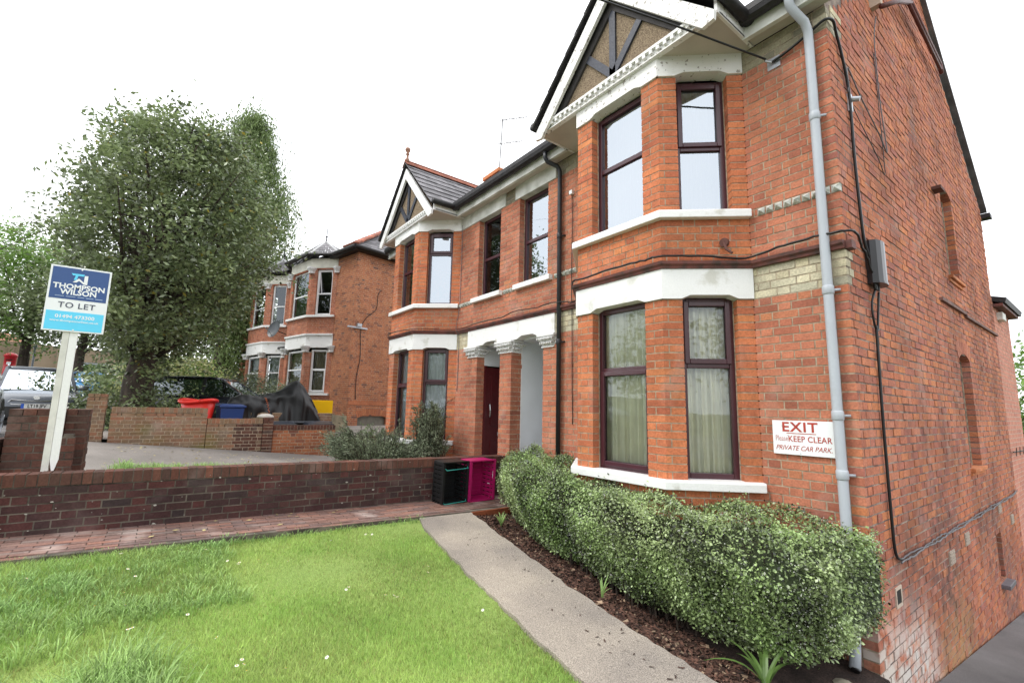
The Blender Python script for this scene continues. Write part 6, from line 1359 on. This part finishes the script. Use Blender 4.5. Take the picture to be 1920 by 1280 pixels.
for i in range(260):
    x = -4.0+3.75*R.random(); t_, f_, b_, k_ = [float(q) for q in hprof(x)]; y0 = k_+(f_-k_)*(.25+.35*R.random()); e = (x+R.normal()*.15+1.9, y0+(f_-y0)*.75*R.random()+.6, t_-.12)
    mb.tube([(x+1.9, y0+.6, b_-.12), ((x+1.9+e[0])/2+.03*R.normal(), (y0+.6+e[1])/2, (b_+t_)/2), e], [.009, .007, .003], 4, cap=False)
mb.build('stems', [TRUNKM], T)
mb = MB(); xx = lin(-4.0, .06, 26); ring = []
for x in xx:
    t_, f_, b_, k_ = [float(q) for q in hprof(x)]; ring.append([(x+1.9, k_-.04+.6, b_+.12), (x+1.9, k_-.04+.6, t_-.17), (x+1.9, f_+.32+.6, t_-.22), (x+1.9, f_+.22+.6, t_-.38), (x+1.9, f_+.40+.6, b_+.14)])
loft(mb, ring); mb.build('inner_shade', [mat('hedge_shade_core', (.045, .065, .025), .95, .4, 30, 1., 40)], T)  # solid core, the hedge's inner shade put into its dark colour

# ------------------------------------------------------------------ lawn grass, daisies, bark chips and small plants
R = np.random.default_rng(91)
def in_view(P, m=40):
    v = P-np.array(CAM); zc = v@np.array(CF); x = 960+870*(v@np.array(CR))/np.maximum(zc, .05); y = 640-870*(v@np.array(CU))/np.maximum(zc, .05); return (zc > .2) & (x > -m) & (x < 1920+m) & (y < 1280+m*2)
def blades(P, h, w, lean, tone):
    N_ = len(P); a = R.random(N_)*6.283; d = np.stack([np.cos(a), np.sin(a), np.zeros(N_)], 1); s = np.stack([-np.sin(a+R.normal(size=N_)), np.cos(a+R.normal(size=N_)), np.zeros(N_)], 1)*w[:, None]*.5
    tip = P+d*(lean*h)[:, None]+np.array([0, 0, 1])*(h*np.sqrt(np.maximum(.05, 1-lean**2*.7)))[:, None]; return np.stack([P-s, P+s, tip], 1).reshape(-1, 3)
def lawn_pts(N_):
    x = -3.97+5.2*R.random(N_); y = -7.2+5.6*R.random(N_); ok = (y < np.interp(x, [p[0] for p in LE], [p[1] for p in LE])+.015) & (x > -3.93); x, y = x[ok], y[ok]
    P = np.stack([x, y, lawnz(x, y)-.008], 1); P = P[in_view(P)]; dist = np.linalg.norm(P-np.array(CAM), axis=1); keep = R.random(len(P)) < np.clip((2.6/dist)**1.2, .12, 1); return P[keep]
P = lawn_pts(720000)
pat = np.sin(P[:, 0]*2.1+1.3*np.sin(P[:, 1]*1.7))*np.sin(P[:, 1]*2.6+.8*np.sin(P[:, 0]*3.3)); left = np.clip((-2.6-P[:, 0])/1.2, 0, 1)*np.clip((-3.6-P[:, 1])/.8, 0, 1)
h = (.024+.005*pat+.015*R.random(len(P)))*(1+1.3*left); tone = np.clip(.55+.18*pat+.22*R.normal(size=len(P)), 0, 1); yel = (R.random(len(P)) < .10+.10*(pat < -.35)).astype(int)
g = bulk('lawn_grass', blades(P, h, .0040+.0020*R.random(len(P)), .25+.55*R.random(len(P)), tone), 3, [GRASS, mat('straw_blade', (.36, .36, .12), .7, .1, 3, tonal=.4, trans=.3)], tone, yel); tag(g, 'short mown green lawn grass', 'grass', kind='stuff')
def tufts(centers, per, rad, hh, w, name, label, m=GRASSL):
    V = []; tn = []
    for (x, y, s) in centers:
        n_ = int(per*s); a = R.random(n_)*6.283; r_ = rad*max(s, .9)*R.random(n_)**.5; bx_, by_ = x+r_*np.cos(a), y+r_*np.sin(a); z0 = lawnz(bx_, by_) if x > -4 else np.array([gz(p, q) for p, q in zip(bx_, by_)]); h_ = hh*s*(.5+.6*R.random(n_)); ang = a+R.normal(size=n_)*.6; ln = h_*(.35+.6*R.random(n_)); ww = w*(.6+.6*R.random(n_))
        for k in range(n_):
            b = np.array([bx_[k], by_[k], z0[k]-.01]); d = np.array([math.cos(ang[k]), math.sin(ang[k]), 0]); sd_ = np.array([-d[1], d[0], 0])*ww[k]/2; m1 = b+d*ln[k]*.3+np.array([0, 0, h_[k]*.65]); m2 = b+d*ln[k]*.75+np.array([0, 0, h_[k]*.95]); e = b+d*ln[k]*1.15+np.array([0, 0, h_[k]*.85])
            V += [b-sd_, b+sd_, m1+sd_*.9, m1-sd_*.9, m1-sd_*.9, m1+sd_*.9, m2+sd_*.6, m2-sd_*.6, m2-sd_*.6, m2+sd_*.6, e+sd_*.05, e-sd_*.05]; t = R.random(); tn += [t, t, t]
    o = bulk(name, np.array(V), 4, [m], np.array(tn)); tag(o, label, 'grass', kind='stuff'); return o
cs = [(-3.88+1.3*R.random()**1.4, -5.6+1.7*R.random(), .35+.22*R.random()) for _ in range(260)]+[(-1.65+.25*R.normal(), -4.55+.12*R.normal(), .8+.6*R.random()) for _ in range(26)]+[(-2.5+.5*R.normal(), -5.0+.2*R.normal(), .4+.4*R.random()) for _ in range(20)]+[(-3.9, -1.9-.12*k-.05*R.random(), .35+.3*R.random()) for k in range(30)]
tufts(cs, 70, .10, .13, .006, 'long_grass', 'longer uncut grass tufts at the left of the lawn')
cs = [(-6.7-1.7*R.random(), -5.0+2.3*R.random(), .6+.5*R.random()) for _ in range(170)]
tufts(cs, 45, .10, .12, .008, 'verge_grass', 'strip of bright grass behind the garden wall')
# daisies
mb = MB(); 
for k in range(9): a = 2*math.pi*k/9; c, s = math.cos(a), math.sin(a); mb.poly([(0, 0, 0), (.008*c-.003*s, .008*s+.003*c, .002), (.0115*c, .0115*s, .003), (.008*c+.003*s, .008*s-.003*c, .002)])
dm = mb.mesh('daisy', [mat('daisy_petal', (.85, .85, .82), .6)])
mb = MB(); mb.lathe((0, 0, 0), [(.0035, .0), (.003, .004)], 6); dy = mb.mesh('flower_centre', [mat('daisy_centre', (.7, .5, .03), .6)])
dz = [(238, 1078), (225, 1048), (252, 1092), (233, 1148), (175, 1150), (238, 1195), (246, 1192), (350, 1166), (405, 1210), (425, 1062), (445, 1068), (448, 1065), (484, 1060), (500, 1068), (612, 1248), (685, 1010), (697, 1010), (620, 1022), (648, 1117), (653, 1112), (722, 1127), (738, 1128), (744, 1131), (757, 1133), (780, 1099), (802, 1071), (905, 1156), (534, 1270), (540, 1062), (48, 1097), (442, 1265), (452, 1253), (455, 1262), (461, 1275), (385, 1040), (338, 1041), (232, 1124), (802, 1083)]
DL = [('near the brick path', 1040), ('on the middle of the lawn', 1150), ('in the nearest part of the lawn', 1300)]
for i, (px_, py_) in enumerate(dz):     # each flower head stands at its own spot on the lawn
    d = CF*870.3+CR*(px_-960)-CU*(py_-640); t = (-.02-.06*CAM.x-.02*CAM.y-CAM.z)/(d.z+.06*d.x+.02*d.y); p = CAM+d*t
    if not (-3.93 < p.x < 1 and p.y < edgeY(LE, p.x)): continue
    o = bpy.data.objects.new('daisy', dm); COL.objects.link(o); o.location = (p.x, p.y, lawnz(p.x, p.y)+.045); o.rotation_euler = (random.uniform(-.4, .4), random.uniform(-.4, .4)+.3, random.uniform(0, 6))
    q = 0 if py_ < 1080 else (1 if py_ < 1180 else 2); tag(o, 'small white daisy '+DL[q][0], 'daisy', 'daisies '+DL[q][0])
    c = bpy.data.objects.new('flower_centre', dy); COL.objects.link(c); c.parent = o; c.location = (0, 0, .002)
# bark mulch
N_ = 15000; x = -4.0+4.6*R.random(N_); t = R.random(N_)**1.3; e0 = np.interp(x, [p[0] for p in RE], [p[1] for p in RE]); y = e0-.02+(.9+e0*0)*t*.95; z = np.array([bedz(a, b) for a, b in zip(x, y)])
C = np.stack([x, y, z+.004+.012*R.random(N_)], 1); dd = R.normal(size=(N_, 3)); dd[:, 2] *= .25; dd /= np.linalg.norm(dd, axis=1)[:, None]; nn = R.normal(size=(N_, 3))*.35+np.array([0, 0, 1]); s = np.cross(dd, nn); s /= np.linalg.norm(s, axis=1)[:, None]; L1 = (.010+.024*R.random(N_)**2)[:, None]; W1 = L1*(.22+.3*R.random(N_))[:, None]
V = np.stack([C-dd*L1-s*W1*.6, C-dd*L1*.8+s*W1, C+dd*L1+s*W1*.7, C+dd*L1*.9-s*W1], 1).reshape(-1, 3)
g = bulk('bark_mulch', V, 4, [BARKC, mat('pale_wood_chip', (.30, .21, .14), .9, .2, 9, tonal=.4)], R.random(N_), (R.random(N_) < .07).astype(int)); tag(g, 'loose bark mulch over the planting bed', 'mulch', kind='stuff')
# scraps of bark on the path
C = []; 
for (a, b, s_, n_) in ((-.95, -1.95, .25, 22), (-1.9, -1.75, .35, 14), (-2.9, -1.62, .4, 10), (-.5, -1.9, .3, 10)):
    for _ in range(n_): C.append((a+R.normal()*s_, b+R.normal()*.08, 0))
C = np.array(C); C[:, 2] = lawnz(C[:, 0], C[:, 1])+.035; N_ = len(C); dd = R.normal(size=(N_, 3)); dd[:, 2] = 0; dd /= np.linalg.norm(dd, axis=1)[:, None]; s = np.stack([-dd[:, 1], dd[:, 0], 0*dd[:, 0]], 1); L1 = (.006+.014*R.random(N_))[:, None]
g = bulk('bark_scraps', np.stack([C-dd*L1-s*L1*.2, C-dd*L1*.7+s*L1*.3+[0, 0, .003], C+dd*L1+s*L1*.2, C+dd*L1*.8-s*L1*.25], 1).reshape(-1, 3), 4, [BARKC], R.random(N_)*.4); tag(g, 'stray dark bark scraps on the concrete path', 'debris', kind='stuff')
# dry leaves on brick path and forecourt
C = np.concatenate([np.stack([-4.7+.6*R.random(26), -5.6+3.5*R.random(26), np.zeros(26)], 1), np.stack([-10.6+3.4*R.random(320)**1.5, -5.1+3.6*R.random(320), np.zeros(320)], 1)])
C[:, 2] = [(.275-.0225*p[1]) if p[0] > -4.8 else gz(p[0], p[1])+.012 for p in C]; N_ = len(C)
V = leaves(C, .035+.03*R.random(N_), flat=.92, up=3., aspect=.55); g = bulk('fallen_leaves', V, 4, [mat('fallen_leaf', (.50, .42, .18), .7, .2, 9, tonal=.5)], R.random(N_)); tag(g, 'scattered yellow fallen leaves on the tarmac and brick path', 'leaves', kind='stuff')
def strappy(name, label, x, y, z, n_, L_, w, m, seed, spread=.5):
    T = empty(name, (x, y, z), label, 'plant'); Rr = random.Random(seed)
    for k in range(n_):
        a = Rr.uniform(0, 6.28); q = MB(); pts = []; l = L_*Rr.uniform(.6, 1.1); sp = spread*Rr.uniform(.6, 1.3)
        for j in range(8): t = j/7; pts.append(Vector((math.cos(a)*l*sp*t**1.3, math.sin(a)*l*sp*t**1.3, l*(1.1*t-.75*sp*t*t*1.1))))
        sd_ = Vector((-math.sin(a), math.cos(a), 0))
        for j in range(7):
            w0 = w*(1-(j/7)**2.5)+.001; w1 = w*(1-((j+1)/7)**2.5)+.001; q.poly([pts[j]-sd_*w0, pts[j]+sd_*w0*.0+Vector((0, 0, -w0*.3)), pts[j+1]+Vector((0, 0, -w1*.3)), pts[j+1]-sd_*w1], 0, Rr.random()*.3+.4); q.poly([pts[j]+Vector((0, 0, -w0*.3)), pts[j]+sd_*w0, pts[j+1]+sd_*w1, pts[j+1]+Vector((0, 0, -w1*.3))], 0, Rr.random()*.3+.4)
        q.build('leaf', [m], T)
strappy('grass_clump', 'small clump of grass with pale bases at the end of the concrete path', -3.45, -1.02, .17, 26, .22, .005, GRASSL, 3, .45)
strappy('strap_leaved_plant', 'strap-leaved plant with arching blades below the near hedge end', -.28, -1.18, -.16, 8, .42, .016, leafm('strap_leaf', (.14, .24, .06), .5), 5, .8)
strappy('strap_leaved_plant', 'small strap-leaved seedling hidden low under the middle of the hedge', -1.55, -1.32, .03, 6, .2, .008, GRASSL, 8, .5)
o = MB(); o.lathe((0, 0, 0), [(.10, 0), (.13, .05), (.12, .12), (.06, .17), (.01, .18)], 9); o = o.build('garden_stone', [STONEP], smooth=True); o.location = (-.10, -.42, -.44); tag(o, 'rough pale stone in the soil below the downpipe outlet', 'stone')
# pale lichen and paint spots on the garden wall and pier
V = []; R = np.random.default_rng(505)
for _ in range(80):
    y = -6.2+6.1*R.random(); z = .36+.52*R.random()**1.2+.0115*-y*.0; n_ = 5; c = np.array([-4.7455+.0028, y, z]); rr = .003+.008*R.random()**3; ph = R.random()*6
    V += [c+np.array([0, rr*(1+.6*R.random())*math.cos(ph+k*2*math.pi/n_)*1.3, rr*(.7+.5*R.random())*math.sin(ph+k*2*math.pi/n_)]) for k in range(n_)]
g = bulk('lichen_spots', np.array(V), 5, [mat('white_lichen', (.42, .40, .35), .9, .1, 40)]); tag(g, 'white lichen spots on the dark garden wall', 'lichen', kind='stuff')
